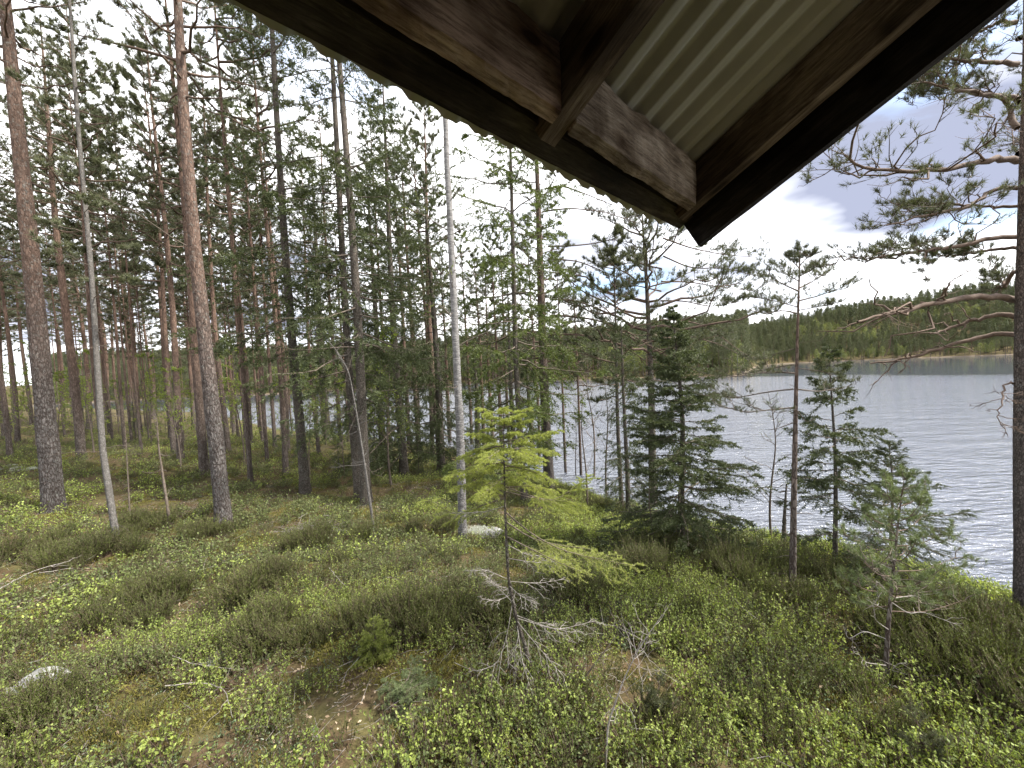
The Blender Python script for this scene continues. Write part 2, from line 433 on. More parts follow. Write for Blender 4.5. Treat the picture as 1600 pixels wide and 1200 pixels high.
def make_lake():
    m, t, L = mat_new('lake_water')
    geo = N(t, 'ShaderNodeNewGeometry')
    mp = N(t, 'ShaderNodeMapping'); mp.inputs['Rotation'].default_value = (0, 0, math.radians(24)); mp.inputs['Scale'].default_value = (0.85, 2.6, 1)
    L(geo.outputs['Position'], mp.inputs[0])
    a = N(t, 'ShaderNodeTexNoise', i_Scale=1.5, i_Detail=4.0, i_Roughness=0.55, i_Distortion=0.4); L(mp.outputs[0], a.inputs['Vector'])
    b = N(t, 'ShaderNodeTexNoise', i_Scale=0.28, i_Detail=2.0); L(mp.outputs[0], b.inputs['Vector'])
    s = N(t, 'ShaderNodeMath', operation='MULTIPLY_ADD', i_1=1.3); L(b.outputs['Fac'], s.inputs[0]); L(a.outputs['Fac'], s.inputs[2])
    # calm strip under the lee of the far shore
    ca = N(t, 'ShaderNodeAttribute', attribute_name='calm')
    cs = N(t, 'ShaderNodeMath', operation='MULTIPLY_ADD', i_1=-0.985, i_2=1.0); L(ca.outputs['Fac'], cs.inputs[0])
    bp = N(t, 'ShaderNodeBump', i_Distance=0.22); L(s.outputs[0], bp.inputs['Height']); L(cs.outputs[0], bp.inputs['Strength'])
    p = N(t, 'ShaderNodeBsdfPrincipled', i_Roughness=0.05)
    p.inputs['Base Color'].default_value = (0.085, 0.097, 0.128, 1)
    p.inputs['IOR'].default_value = 3.2
    L(bp.outputs[0], p.inputs['Normal'])
    o = N(t, 'ShaderNodeOutputMaterial'); L(p.outputs[0], o.inputs[0])
    mb = MB()
    xs = sinh_axis(190, 1300, 5.0); X, Y = np.meshgrid(xs, xs); n = len(xs)
    i = np.arange(n - 1)[:, None]; j = np.arange(n - 1)[None, :]
    mb.add(np.stack([X, Y, 0 * X], -1), np.stack([i * n + j, i * n + j + 1, (i + 1) * n + j + 1, (i + 1) * n + j], -1).reshape(-1, 4))
    lake = mb.build('lake', m)
    r = np.hypot(X, Y); fr = far_R(np.arctan2(X, Y))
    calm = np.clip((r - 95 + 30 * (fbm(X / 25, Y / 25, 12) - 0.5)) / 45, 0, 1)
    ca = lake.data.attributes.new('calm', 'FLOAT', 'POINT'); ca.data.foreach_set('value', calm.ravel().astype(np.float32))
    tag(lake, 'grey blue lake with small wind ripples', kind='structure')
make_lake()

# ------------------------------------------------------------------ the cabin whose eave hangs over the viewer
def wood(name, c0, c1, c2, ringscale=1.0, axis=0, knots=True):
    m, t, L = mat_new(name)
    tc = N(t, 'ShaderNodeTexCoord')
    mp = N(t, 'ShaderNodeMapping')
    sc = [16, 16, 16]; sc[axis] = 1.5
    mp.inputs['Scale'].default_value = sc
    oi = N(t, 'ShaderNodeObjectInfo')
    ad = N(t, 'ShaderNodeVectorMath', operation='ADD'); L(tc.outputs['Object'], ad.inputs[0])
    ml = N(t, 'ShaderNodeVectorMath', operation='SCALE'); ml.inputs[0].default_value = (3.3, 7.1, 5.9); L(oi.outputs['Random'], ml.inputs['Scale'])
    L(ml.outputs[0], ad.inputs[1]); L(ad.outputs[0], mp.inputs[0])
    a = N(t, 'ShaderNodeTexNoise', i_Scale=2.2 * ringscale, i_Detail=8.0, i_Roughness=0.72, i_Distortion=0.8); L(mp.outputs[0], a.inputs['Vector'])
    b = N(t, 'ShaderNodeTexNoise', i_Scale=5.0, i_Detail=3.0); L(ad.outputs[0], b.inputs['Vector'])
    r = ramp(t, [(0.30, c0), (0.50, c1), (0.72, c2)]); L(a.outputs['Fac'], r.inputs[0])
    st = ramp(t, [(0.42, (0.28, 0.24, 0.2)), (0.58, (1, 1, 1))]); L(b.outputs['Fac'], st.inputs[0])
    mu = N(t, 'ShaderNodeMixRGB', blend_type='MULTIPLY'); mu.inputs[0].default_value = 0.85
    L(r.outputs[0], mu.inputs[1]); L(st.outputs[0], mu.inputs[2])
    mk = N(t, 'ShaderNodeMapping'); ks = [13, 13, 13]; ks[axis] = 5.5; mk.inputs['Scale'].default_value = ks; L(ad.outputs[0], mk.inputs[0])
    kn = N(t, 'ShaderNodeTexVoronoi', feature='F1', i_Scale=1.0); L(mk.outputs[0], kn.inputs['Vector'])
    kr = ramp(t, [(0.10, (0.16, 0.11, 0.08)), (0.20, (0.75, 0.7, 0.66)), (0.30, (1, 1, 1))]); L(kn.outputs['Distance'], kr.inputs[0])
    fg = N(t, 'ShaderNodeTexNoise', i_Scale=9.0, i_Detail=6.0, i_Roughness=0.75); L(mp.outputs[0], fg.inputs['Vector'])
    fr_ = ramp(t, [(0.38, (0.45, 0.42, 0.4)), (0.56, (1.12, 1.12, 1.12))]); L(fg.outputs['Fac'], fr_.inputs[0])
    m2_ = N(t, 'ShaderNodeMixRGB', blend_type='MULTIPLY'); m2_.inputs[0].default_value = 1.0; L(mu.outputs[0], m2_.inputs[1]); L(kr.outputs[0], m2_.inputs[2])
    m3_ = N(t, 'ShaderNodeMixRGB', blend_type='MULTIPLY'); m3_.inputs[0].default_value = 0.9; L(m2_.outputs[0], m3_.inputs[1]); L(fr_.outputs[0], m3_.inputs[2])
    mu = m3_
    bp = N(t, 'ShaderNodeBump', i_Strength=0.9, i_Distance=0.004); L(fg.outputs['Fac'], bp.inputs['Height'])
    p = N(t, 'ShaderNodeBsdfPrincipled', i_Roughness=0.85); p.inputs['Specular IOR Level'].default_value = 0.15
    L(mu.outputs[0], p.inputs['Base Color']); L(bp.outputs[0], p.inputs['Normal'])
    o = N(t, 'ShaderNodeOutputMaterial'); L(p.outputs[0], o.inputs[0])
    return m
MAT['board'] = wood('weathered_board', (0.17, 0.13, 0.10), (0.48, 0.40, 0.315), (0.68, 0.60, 0.50))
MAT['board_red'] = wood('stained_board', (0.14, 0.09, 0.06), (0.38, 0.27, 0.19), (0.56, 0.45, 0.34))
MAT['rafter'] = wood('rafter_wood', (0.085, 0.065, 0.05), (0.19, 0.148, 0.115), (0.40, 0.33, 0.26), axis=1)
MAT['dark_wood'] = wood('backlit_black_wood', (0.012, 0.010, 0.009), (0.028, 0.023, 0.020), (0.06, 0.05, 0.042), axis=1)  # backlit shade under the verge put into the wood colour as near-black
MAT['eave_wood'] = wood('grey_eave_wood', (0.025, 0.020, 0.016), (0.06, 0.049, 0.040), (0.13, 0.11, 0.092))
MAT['log'] = wood('log_wood', (0.05, 0.03, 0.02), (0.11, 0.07, 0.045), (0.2, 0.14, 0.09))
MAT['sheet'] = simple('painted_sheet', (0.38, 0.38, 0.335), (0.46, 0.46, 0.405), 9, rough=0.5, bump=0.05)

def make_cabin():
    hs = 0.50
    def onh(px, py):
        d = pray(px, py); return d * hs / d[2]
    A, B = onh(1060, 360), onh(380, 10)
    e = unit(B - A)
    s = math.radians(28.5)
    Vh = np.array([-e[1], e[0], 0.0])
    if Vh[0] < 0:
        Vh = -Vh
    V = Vh * math.cos(s) + np.array([0, 0, math.sin(s)])
    Nn = np.cross(V, e)
    flip = Nn[2] < 0
    if flip:
        Nn = -Nn
    d = pray(1100, 383)
    B0 = CAM + d * (((A @ Nn) - 0.17) / (d @ Nn))
    # roof frame: x along the eave away from the corner, y up the slope, z out of the roof; sheet at z = 0.17
    R = Matrix(((e[0], V[0], Nn[0]), (e[1], V[1], Nn[1]), (e[2], V[2], Nn[2])))
    handed = R.determinant()
    base = np.array([B0[0], B0[1], 0]) + e * 1.5 + Vh * 1.2
    root = thing('log_cabin', 'log cabin with a corrugated roof corner reaching out over the slope', 'cabin', (base[0], base[1], h1(base[0], base[1])))
    def put(mb, name, mat, parent=root, smooth=False):
        o = mb.build(name, mat, None, smooth)
        return o
    MW = Matrix(((e[0], V[0], Nn[0], B0[0]), (e[1], V[1], Nn[1], B0[1]), (e[2], V[2], Nn[2], B0[2]), (0, 0, 0, 1)))
    inv = Matrix.Translation(root.location).inverted()
    def fin(o, parent=root, local=None):
        o.parent = root
        o.matrix_basis = inv @ MW @ (local or Matrix())
        if parent is not root:
            o.parent = parent
            o.matrix_parent_inverse = Matrix()
            o.matrix_basis = parent.matrix_basis.inverted() @ (inv @ MW @ (local or Matrix()))
        return o
    LU, LV = 5.2, 3.2
    rng = np.random.default_rng(5)
    def plank(name, mat, x0, x1, y0, y1, z0, z1, axis, rough=0.004, segs=40, waney=0.0, plumb=0.0):
        """a sawn plank with slightly uneven faces; axis 0 runs along the eave, 1 up the slope"""
        mb = MB()
        a0, a1 = (x0, x1) if axis == 0 else (y0, y1)
        tt = np.linspace(a0, a1, segs)
        if axis == 0:
            c = [(y0, z0), ((y0 + y1) / 2, z0), (y1, z0), (y1, (z0 + z1) / 2), (y1, z1), ((y0 + y1) / 2, z1), (y0, z1), (y0, (z0 + z1) / 2)]
        else:
            c = [(x0, z0), ((x0 + x1) / 2, z0), (x1, z0), (x1, (z0 + z1) / 2), (x1, z1), ((x0 + x1) / 2, z1), (x0, z1), (x0, (z0 + z1) / 2)]
        c = np.array(c); k = len(c)
        cc = np.repeat(c[None], segs, 0) + rng.normal(size=(segs, k, 2)) * rough * 0.25
        sl = (np.stack([np.interp(tt, np.linspace(a0, a1, 9), rng.normal(size=9)) for _ in range(2)], -1)) * rough
        cc += sl[:, None, :]
        if waney:
            w = np.interp(tt, np.linspace(a0, a1, 14), rng.random(14)) * waney
            cc[:, 4:7, 1] -= w[:, None]
            cc[:, 3, 0] += 0.4 * w
        if plumb:
            cc[..., 0] += (cc[..., 1] - 0.167) * plumb
        if axis == 0:
            Vv = np.stack([np.repeat(tt[:, None], k, 1), cc[..., 0], cc[..., 1]], -1)
        else:
            Vv = np.stack([cc[..., 0], np.repeat(tt[:, None], k, 1), cc[..., 1]], -1)
        i = np.arange(segs - 1)[:, None]; j = np.arange(k)[None]
        q = np.stack([i * k + j, i * k + (j + 1) % k, (i + 1) * k + (j + 1) % k, (i + 1) * k + j], -1).reshape(-1, 4)
        mb.add(Vv, q)
        mb.add(Vv[0], [list(range(k))[::-1]]); mb.add(Vv[-1], [list(range(k))])
        return mb.build(name, mat, None, False)
    # roof: the corrugated sheet, painted pale green-grey
    mb = MB()
    us = np.arange(-0.05, LU, 0.0095); vs = np.concatenate([np.linspace(-0.078, 0.3, 8), np.linspace(0.5, LV, 8)])
    U, W = np.meshgrid(us, vs)
    ph = (U / 0.076) % 1.0
    prof = np.clip(np.interp(ph, [0, 0.22, 0.34, 0.5, 0.66, 0.78, 1.0], [0, 0, 1, 1, 1, 0, 0]), 0, 1) * 0.019
    edge = np.where(W < -0.07, 0.006 * (np.interp(us, np.linspace(-0.1, LU, 60), rng.random(60)) - 0.5)[None, :] + rng.normal(size=U.shape) * 0.001, 0)
    n, m = U.shape
    i = np.arange(n - 1)[:, None]; j = np.arange(m - 1)[None]
    q = np.stack([i * m + j, i * m + j + 1, (i + 1) * m + j + 1, (i + 1) * m + j], -1).reshape(-1, 4)
    mb.add(np.stack([U, W + edge, 0.17 + prof], -1), q)
    mb.add(np.stack([U, W + edge, 0.1715 + prof], -1), q[:, ::-1])
    sheet = fin(mb.build('roof_sheet', MAT['sheet'], None, True))
    sheet['label'] = 'pale corrugated roof sheet seen from below'
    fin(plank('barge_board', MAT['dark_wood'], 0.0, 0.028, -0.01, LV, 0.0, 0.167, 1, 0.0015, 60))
    fin(plank('verge_shade_filler', MAT['dark_wood'], 0.030, 0.108, 0.05, LV, 0.10, 0.164, 1, 0.001, 40))  # added dark filler, painting the shaded gap between barge board and first rafter
    k = 0
    for u0 in (0.112, 0.757, 1.40, 2.04, 2.68, 3.32, 3.96, 4.60):
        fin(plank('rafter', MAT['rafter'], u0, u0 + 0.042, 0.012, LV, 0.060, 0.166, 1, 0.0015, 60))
    us_ = [0.156, 0.801, 1.444, 2.084, 2.724, 3.364, 4.004]
    for k, u0 in enumerate(us_):
        b = plank('blocking_board', MAT['board'] if k % 2 == 0 else MAT['board_red'], u0, u0 + 0.600, 0.108, 0.134, 0.054, 0.164, 0, 0.0016, 50, waney=0.012, plumb=0.56)
        fin(b)
    # eave strip along the sheet edge
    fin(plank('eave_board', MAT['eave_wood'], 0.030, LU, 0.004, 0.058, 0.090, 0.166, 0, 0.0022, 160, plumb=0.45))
    # log wall behind the viewer, ends carried on the ground
    wo = base.copy()
    y_wall = 1.25                                     # plan distance of the wall behind the eave line
    p0 = np.array([B0[0], B0[1], 0]) + e * 0.55 + Vh * y_wall
    gz = min(h1(p0[0], p0[1]), h1(*(p0 + e * 4.2)[:2])) - 0.15
    top = B0[2] + y_wall * math.tan(s) + 0.06 / math.cos(s)
    nlog = int((top - gz) / 0.19)
    for kk in range(nlog):
        z = gz + 0.095 + kk * 0.19
        mbl = MB()
        tt = np.linspace(-0.25 if kk % 2 else -0.22, 4.4, 12)
        P = np.stack([p0[0] + e[0] * tt, p0[1] + e[1] * tt, np.full(12, z)], -1) - np.array(root.location)
        mbl.tubes(P, np.full(12, 0.1) + rng.normal(size=12) * 0.002, 10)
        mbl.add(P[0] + np.array([[0, 0, 0.0]]) , np.zeros((0, 3), int))
        o = mbl.build('wall_log', MAT['log'], root, True)
    return root
cabin = make_cabin()

# ------------------------------------------------------------------ tree builders
def curve_pts(start, direction, length, n, rise=0.0, wig=0.03, rng=None, zcurve=None):
    """T limbs at once: start (T,3), direction (T,3), length (T,)"""
    T = len(start)
    t = np.linspace(0, 1, n)[None, :, None]
    P = start[:, None, :] + direction[:, None, :] * (length[:, None, None] * t)
    P[:, :, 2] += (length * rise)[:, None] * t[0, :, 0][None] ** 2
    w = np.cumsum(rng.normal(size=(T, n, 3)), axis=1) * wig * length[:, None, None] / math.sqrt(n)
    w -= w[:, :1]
    return P + w
def lerp_on(P, t):
    """P (T,n,3), t (T,s) -> points (T,s,3) and tangents"""
    T, n, _ = P.shape
    x = np.clip(t, 0, 1) * (n - 1)
    i = np.minimum(x.astype(int), n - 2); f = (x - i)[..., None]
    a = np.take_along_axis(P, i[..., None].repeat(3, -1), 1); b = np.take_along_axis(P, (i + 1)[..., None].repeat(3, -1), 1)
    return a * (1 - f) + b * f, unit(b - a)
def taper(r0, n, end=0.25):
    return np.asarray(r0)[:, None] * np.linspace(1, end, n)[None]
def brush(mb, P, dens, ln, w, rng, mat, tmin=0.0, lean=0.55, tint=(0.2, 0.8), up=0.15):
    """needles bristling along twigs"""
    if len(P) == 0:
        return
    Ls = np.linalg.norm(np.diff(P, axis=1), axis=2).sum(1)
    cnt = rng.poisson(Ls * dens * (1 - tmin))
    idx = np.repeat(np.arange(len(P)), cnt)
    t = tmin + (1 - tmin) * rng.random(len(idx))
    p, tg = lerp_on(P[idx], t[:, None]); p = p[:, 0]; tg = tg[:, 0]
    pr = unit(np.cross(tg, rng.normal(size=p.shape)))
    d = unit(tg * lean + pr * 0.85 + np.array([0, 0, up]))
    tb = rng.random(len(P))[idx]
    tt = tint[0] + (tint[1] - tint[0]) * (0.6 * tb + 0.4 * rng.random(len(idx)))
    mb.blades(p, d, ln * (0.7 + 0.6 * rng.random(len(idx))), w, rng, mat, tt)
def tufts(mb, p, ax, M, ln, w, rng, mat, spread=0.9, tint=(0.15, 0.85)):
    n = len(p)
    if n == 0:
        return
    d = unit(ax[:, None, :] + rng.normal(size=(n, M, 3)) * spread * 0.62)
    base = p[:, None, :] + ax[:, None, :] * (rng.random((n, M, 1)) - 0.7) * ln * 0.7
    tt = tint[0] + (tint[1] - tint[0]) * (0.65 * rng.random((n, 1)) + 0.35 * rng.random((n, M)))
    mb.blades(base.reshape(-1, 3), d.reshape(-1, 3), ln * (0.7 + 0.5 * rng.random(n * M)), w, rng, mat, tt.ravel())
def pine_foliage(mb, P, Ls, rng, lod, ns=8, ntf=6, tmin=0.3, mt=0, mn=1, tint=(0.15, 0.85)):
    """secondary twigs and needle tufts on limbs P (T,n,3)"""
    T = len(P)
    if T == 0:
        return
    M, ln, w = lod
    t = tmin + (1 - tmin) * rng.random((T, ns)) ** 0.8
    t[:, 0] = 1.0
    p, tg = lerp_on(P, t)
    side = unit(np.cross(tg, np.array([0, 0, 1.0])))
    sg = np.where(rng.random((T, ns, 1)) < 0.5, -1, 1)
    ang = np.radians(rng.uniform(20, 70, (T, ns, 1))); ang[:, 0] *= 0.2
    d = unit(tg * np.cos(ang) + side * sg * np.sin(ang) + np.array([0, 0, 1.0]) * rng.uniform(-0.05, 0.5, (T, ns, 1)))
    l2 = (Ls[:, None] * rng.uniform(0.14, 0.36, (T, ns)) * (1.15 - 0.6 * t)).clip(0.1, 1.1)
    Q = curve_pts(p.reshape(-1, 3), d.reshape(-1, 3), l2.ravel(), 4, 0.15, 0.16, rng)
    mb.tubes(Q, taper(0.004 + 0.006 * l2.ravel(), 4, 0.3), 3, mt)
    S = len(Q)
    tt = 0.3 + 0.7 * rng.random((S, ntf)); tt[:, 0] = 1
    q, qt = lerp_on(Q, tt)
    off = rng.normal(size=q.shape) * 0.07 * np.minimum(l2.ravel()[:, None, None] * 2, 1)
    off[:, :, 2] = np.abs(off[:, :, 2]) * 0.8
    ax = unit(qt * 0.55 + off * 3 + rng.normal(size=q.shape) * 0.3 + np.array([0, 0, 0.45]))
    q2 = q + off
    # fine twigs out to the tufts
    dd = (q2 - q).reshape(-1, 3); ll = np.linalg.norm(dd, axis=1)
    mb.blades(q.reshape(-1, 3), dd / np.maximum(ll, 1e-6)[:, None], ll + ln * 0.5, 0.006, rng, mt)
    tufts(mb, q2.reshape(-1, 3), ax.reshape(-1, 3), M, ln, w, rng, mn, tint=tint)
def trunk_tube(mb, h, r0, rng, k=10, n=26, bend=0.10, mat=0, top=0.12, path=None):
    z = np.concatenate([np.linspace(-0.35, 0.6, 6), np.linspace(0.9, h, n - 6)])
    a = rng.random(4) * 6.28; b = bend * np.minimum(z / 3, 1).clip(0)
    P = np.stack([b * np.sin(z / h * 5 + a[0]), b * np.sin(z / h * 4 + a[1]), z], -1)
    P[:, :2] -= P[1, :2]
    if path is not None:
        P = path(z)
    r = r0 * ((1 - z.clip(0) / h).clip(0) ** 0.75 * (1 - top) + top * 0.35) * (1 + 0.38 * np.exp(-z.clip(0) / 0.22))
    mb.tubes(P, r, k, mat)
    return P, z
def dead_limbs(mb, P, z, zr, per_m, lmax, rng, mat=1, droop=-0.1, r=0.008):
    T = int((zr[1] - zr[0]) * per_m)
    if T <= 0:
        return
    zz = rng.uniform(zr[0], zr[1], T)
    st = np.stack([np.interp(zz, z, P[:, 0]), np.interp(zz, z, P[:, 1]), zz], -1)
    az = rng.random(T) * 6.283
    d = unit(np.stack([np.cos(az), np.sin(az), rng.normal(size=T) * 0.25 + droop], -1))
    ln = lmax * rng.random(T) ** 1.7 + 0.08
    Q = curve_pts(st, d, ln, 6, rng.uniform(-0.25, 0.2, T), 0.07, rng)
    mb.tubes(Q, taper(r * (0.5 + ln / lmax * 0.7), 6, 0.2), 4, mat)
    big = np.nonzero(ln > 0.35 * lmax)[0]
    if len(big):
        t = rng.uniform(0.35, 1, (len(big), 4)); p, tg = lerp_on(Q[big], t)
        d2 = unit(tg + rng.normal(size=tg.shape) * 0.55)
        l2 = np.repeat(ln[big], 4) * rng.uniform(0.12, 0.35, len(big) * 4)
        Q2 = curve_pts(p.reshape(-1, 3), d2.reshape(-1, 3), l2, 4, 0, 0.1, rng)
        mb.tubes(Q2, taper(np.full(len(Q2), r * 0.38), 4, 0.3), 3, mat)
LOD = {'near': (20, 0.065, 0.0045), 'mid': (12, 0.105, 0.013), 'far': (8, 0.17, 0.030), 'hill': (5, 0.62, 0.17)}
def pine_meshes(seed, h=17.0, cb=9.0, spread=2.2, lod='mid', per_m=6.0, bark='pine_bark', dead=2.2, r0=0.16, ns=8, ntf=6, k=10, dlen=1.6):
    rng = np.random.default_rng(seed)
    tb = MB(); P, z = trunk_tube(tb, h, r0, rng, k=k)
    dead_limbs(tb, P, z, (1.6, cb), dead, dlen, rng)
    tm = tb.mesh('pine_trunk', [MAT[bark], MAT['twig']])
    cb_ = MB()
    T = int((h - cb) * per_m)
    zz = cb + (h - 0.25 - cb) * np.linspace(0, 1, T) ** 0.9 + rng.normal(size=T) * 0.1
    f = ((zz - cb) / (h - cb)).clip(0, 1)
    Ls = spread * ((1 - f) ** 0.75 * 0.95 + 0.12) * rng.uniform(0.45, 1.12, T) * np.where(f < 0.15, rng.uniform(0.3, 1.0, T), 1)
    az = np.arange(T) * 2.4 + rng.normal(size=T) * 0.5
    el = np.radians(-6 + 50 * f ** 1.3 + rng.normal(size=T) * 9)
    st = np.stack([np.interp(zz, z, P[:, 0]), np.interp(zz, z, P[:, 1]), zz], -1)
    d = np.stack([np.cos(az) * np.cos(el), np.sin(az) * np.cos(el), np.sin(el)], -1)
    Q = curve_pts(st, d, Ls, 8, 0.18, 0.09, rng)
    cb_.tubes(Q, taper(0.008 + 0.014 * Ls, 8, 0.2), 5, 0)
    pine_foliage(cb_, Q, Ls, rng, LOD[lod], ns, ntf)
    cm = cb_.mesh('pine_crown', [MAT['red_twig'], MAT['pine_needle']])
    return dict(h=h, r0=r0, parts=[('trunk', tm), ('crown', cm)])
SLOD = {'near': (520, 0.022, 0.0042), 'mid': (88, 0.052, 0.018), 'far': (90, 0.085, 0.024), 'hill': (9, 0.6, 0.20)}
def spruce_meshes(seed, h=16.0, base=1.0, R=2.0, lod='mid', per_m=9.0, ns=12, keep=1.0, bark='spruce_bark', needle='spruce_needle', r0=0.15,
                  dead=3.0, dlen=1.2, twig='twig', k=10, patch=0.0, tint=(0.1, 0.9), pw=0.8, hang=0.18):
    rng = np.random.default_rng(seed)
    dn, ln, w = SLOD[lod]
    tb = MB(); P, z = trunk_tube(tb, h, r0, rng, k=k, bend=0.05)
    dead_limbs(tb, P, z, (0.5, max(base + 1.5, h * 0.4)), dead, dlen, rng, droop=-0.25, r=0.006)
    tm = tb.mesh('spruce_trunk', [MAT[bark], MAT[twig]])
    cb = MB()
    T = int((h - base) * per_m)
    zz = base + (h - 0.08 - base) * np.linspace(0, 1, T) + rng.normal(size=T) * 0.06
    zz = np.minimum(zz, h - 0.05)
    if patch:
        kp = vnoise(zz * 0.9, np.zeros(T) + seed, seed) > patch
        zz = zz[kp | (zz > h * 0.9)]; T = len(zz)
    f = ((zz - base) / (h - base)).clip(0, 1)
    Ls = (R * (1 - f) ** pw * rng.uniform(0.6, 1.12, T) + 0.06) * np.where(f < 0.06, 0.8, 1)
    az = np.arange(T) * 2.4 + rng.normal(size=T) * 0.4
    el = np.radians(-24 + 62 * f ** 1.2 + rng.normal(size=T) * 7)
    st = np.stack([np.interp(zz, z, P[:, 0]), np.interp(zz, z, P[:, 1]), zz], -1)
    d = np.stack([np.cos(az) * np.cos(el), np.sin(az) * np.cos(el), np.sin(el)], -1)
    Q = curve_pts(st, d, Ls, 7, 0.22 * (1 - f), 0.05, rng)
    cb.tubes(Q, taper(0.003 + 0.009 * Ls, 7, 0.2), 4, 0)
    t = rng.uniform(0.12, 1, (T, ns)); t[:, 0] = 0.97
    p, tg = lerp_on(Q, t)
    side = unit(np.cross(tg, np.array([0, 0, 1.0])))
    sg = np.where(np.arange(ns) % 2 == 0, 1, -1)[None, :, None]
    d2 = unit(tg * 0.75 + side * sg * rng.uniform(0.5, 0.9, (T, ns, 1)) + np.array([0, 0, -1]) * rng.uniform(0, 2 * hang, (T, ns, 1)))
    l2 = Ls[:, None] * 0.50 * (1.08 - 0.85 * t) * rng.uniform(0.6, 1.1, (T, ns)) + 0.03
    kp = rng.random((T, ns)).ravel() < keep
    Q2 = curve_pts(p.reshape(-1, 3)[kp], d2.reshape(-1, 3)[kp], l2.ravel()[kp], 4, -0.05, 0.05, rng)
    cb.tubes(Q2, taper(np.full(len(Q2), 0.0028), 4, 0.5), 3, 0)
    ng = 3
    t3 = rng.uniform(0.25, 0.95, (len(Q2), ng)); q3, tg3 = lerp_on(Q2, t3)
    sd3 = unit(np.cross(tg3, np.array([0, 0, 1.0]))) * np.where(rng.random((len(Q2), ng, 1)) < 0.5, -1, 1)
    d3 = unit(tg3 * 0.8 + sd3 * 0.75 + np.array([0, 0, -1]) * rng.uniform(0, 3 * hang, (len(Q2), ng, 1)))
    Q3 = curve_pts(q3.reshape(-1, 3), d3.reshape(-1, 3), np.repeat(l2.ravel()[kp], ng) * rng.uniform(0.3, 0.6, len(Q2) * ng), 3, -0.1, 0.05, rng)
    brush(cb, Q3, dn, ln, w, rng, 1, 0.0, tint=tint)
    brush(cb, Q, dn * 0.9, ln, w, rng, 1, 0.3, tint=tint)
    brush(cb, Q2, dn, ln, w, rng, 1, 0.0, tint=tint)
    # leader shoot
    lead = np.stack([np.interp(np.linspace(h - 0.5, h, 4), z, P[:, 0]), np.interp(np.linspace(h - 0.5, h, 4), z, P[:, 1]), np.linspace(h - 0.5, h, 4)], -1)[None]
    brush(cb, lead, dn, ln, w, rng, 1, tint=tint)
    cm = cb.mesh('spruce_crown', [MAT[twig], MAT[needle]])
    return dict(h=h, r0=r0, parts=[('trunk', tm), ('crown', cm)])
def sapling_meshes(seed, h=5.0, r0=0.03, nb=26, leaf=0.0, bark='twig', lsize=0.03, spread=0.28, k=7, start=0.25, bend=0.15, leafmat='fresh_leaf'):
    """slender broadleaf sapling, bare or with opening leaves"""
    rng = np.random.default_rng(seed)
    tb = MB(); P, z = trunk_tube(tb, h, r0, rng, k=k, bend=bend)
    tm = tb.mesh('sapling_trunk', [MAT[bark]])
    cb = MB()
    zz = np.sort(rng.uniform(start * h, h * 0.98, nb)); az = rng.random(nb) * 6.283
    el = np.radians(rng.uniform(20, 60, nb))
    Ls = h * spread * (1.1 - zz / h) * rng.uniform(0.5, 1.2, nb) + 0.1
    st = np.stack([np.interp(zz, z, P[:, 0]), np.interp(zz, z, P[:, 1]), zz], -1)
    d = np.stack([np.cos(az) * np.cos(el), np.sin(az) * np.cos(el), np.sin(el)], -1)
    Q = curve_pts(st, d, Ls, 6, 0.1, 0.1, rng)
    cb.tubes(Q, taper(0.15 * r0 + 0.004 * Ls, 6, 0.25), 4, 0)
    t = rng.uniform(0.25, 1, (nb, 6)); p, tg = lerp_on(Q, t)
    d2 = unit(tg + rng.normal(size=tg.shape) * 0.5 + np.array([0, 0, 0.15]))
    l2 = (Ls[:, None] * rng.uniform(0.2, 0.45, (nb, 6))).ravel()
    Q2 = curve_pts(p.reshape(-1, 3), d2.reshape(-1, 3), l2, 4, 0.05, 0.12, rng)
    cb.tubes(Q2, taper(np.full(len(Q2), 0.003 + 0.04 * r0), 4, 0.3), 3, 0)
    if leaf:
        nl = int(leaf)
        t = rng.uniform(0.2, 1, (len(Q2), nl)); p, tg = lerp_on(Q2, t)
        p = p.reshape(-1, 3); dl = unit(tg.reshape(-1, 3) * 0.5 + rng.normal(size=p.shape) * 0.6)
        cb.leaves(p + rng.normal(size=p.shape) * 0.02, dl, lsize * rng.uniform(0.6, 1.3, len(p)), lsize * 0.7, rng, 1, rng.random(len(p)))
    cm = cb.mesh('sapling_crown', [MAT['twig'], MAT[leafmat]])
    return dict(h=h, r0=r0, parts=[('trunk', tm), ('crown', cm)])
def plant_tree(v, name, label, cat, pos, height=None, radius=None, rz=0.0, group=None, tilt=(0, 0)):
    s = (height / v['h']) if height else 1.0
    o = thing(name, label, cat, pos, rz, group)
    o.rotation_euler = (tilt[0], tilt[1], rz)
    o.scale = (s, s, s)
    for nm, me in v['parts']:
        c = link(nm, me, o)
        if nm == 'trunk' and radius:
            q = radius / (v['r0'] * s)
            c.scale = (q, q, 1)
    return o
def px_radius(pos, wpx):
    dd = np.asarray(pos) - CAM
    z = depth_of(pos); c = z / np.hypot(dd[0], dd[1])
    return 0.5 * wpx * z * min(c, 1) / FPX
def px_height(pos, top_px, top_py):
    d = pray(top_px, top_py); q = np.hypot(pos[0] - CAM[0], pos[1] - CAM[1])
    return CAM[2] + d[2] * q / np.hypot(d[0], d[1]) - pos[2]
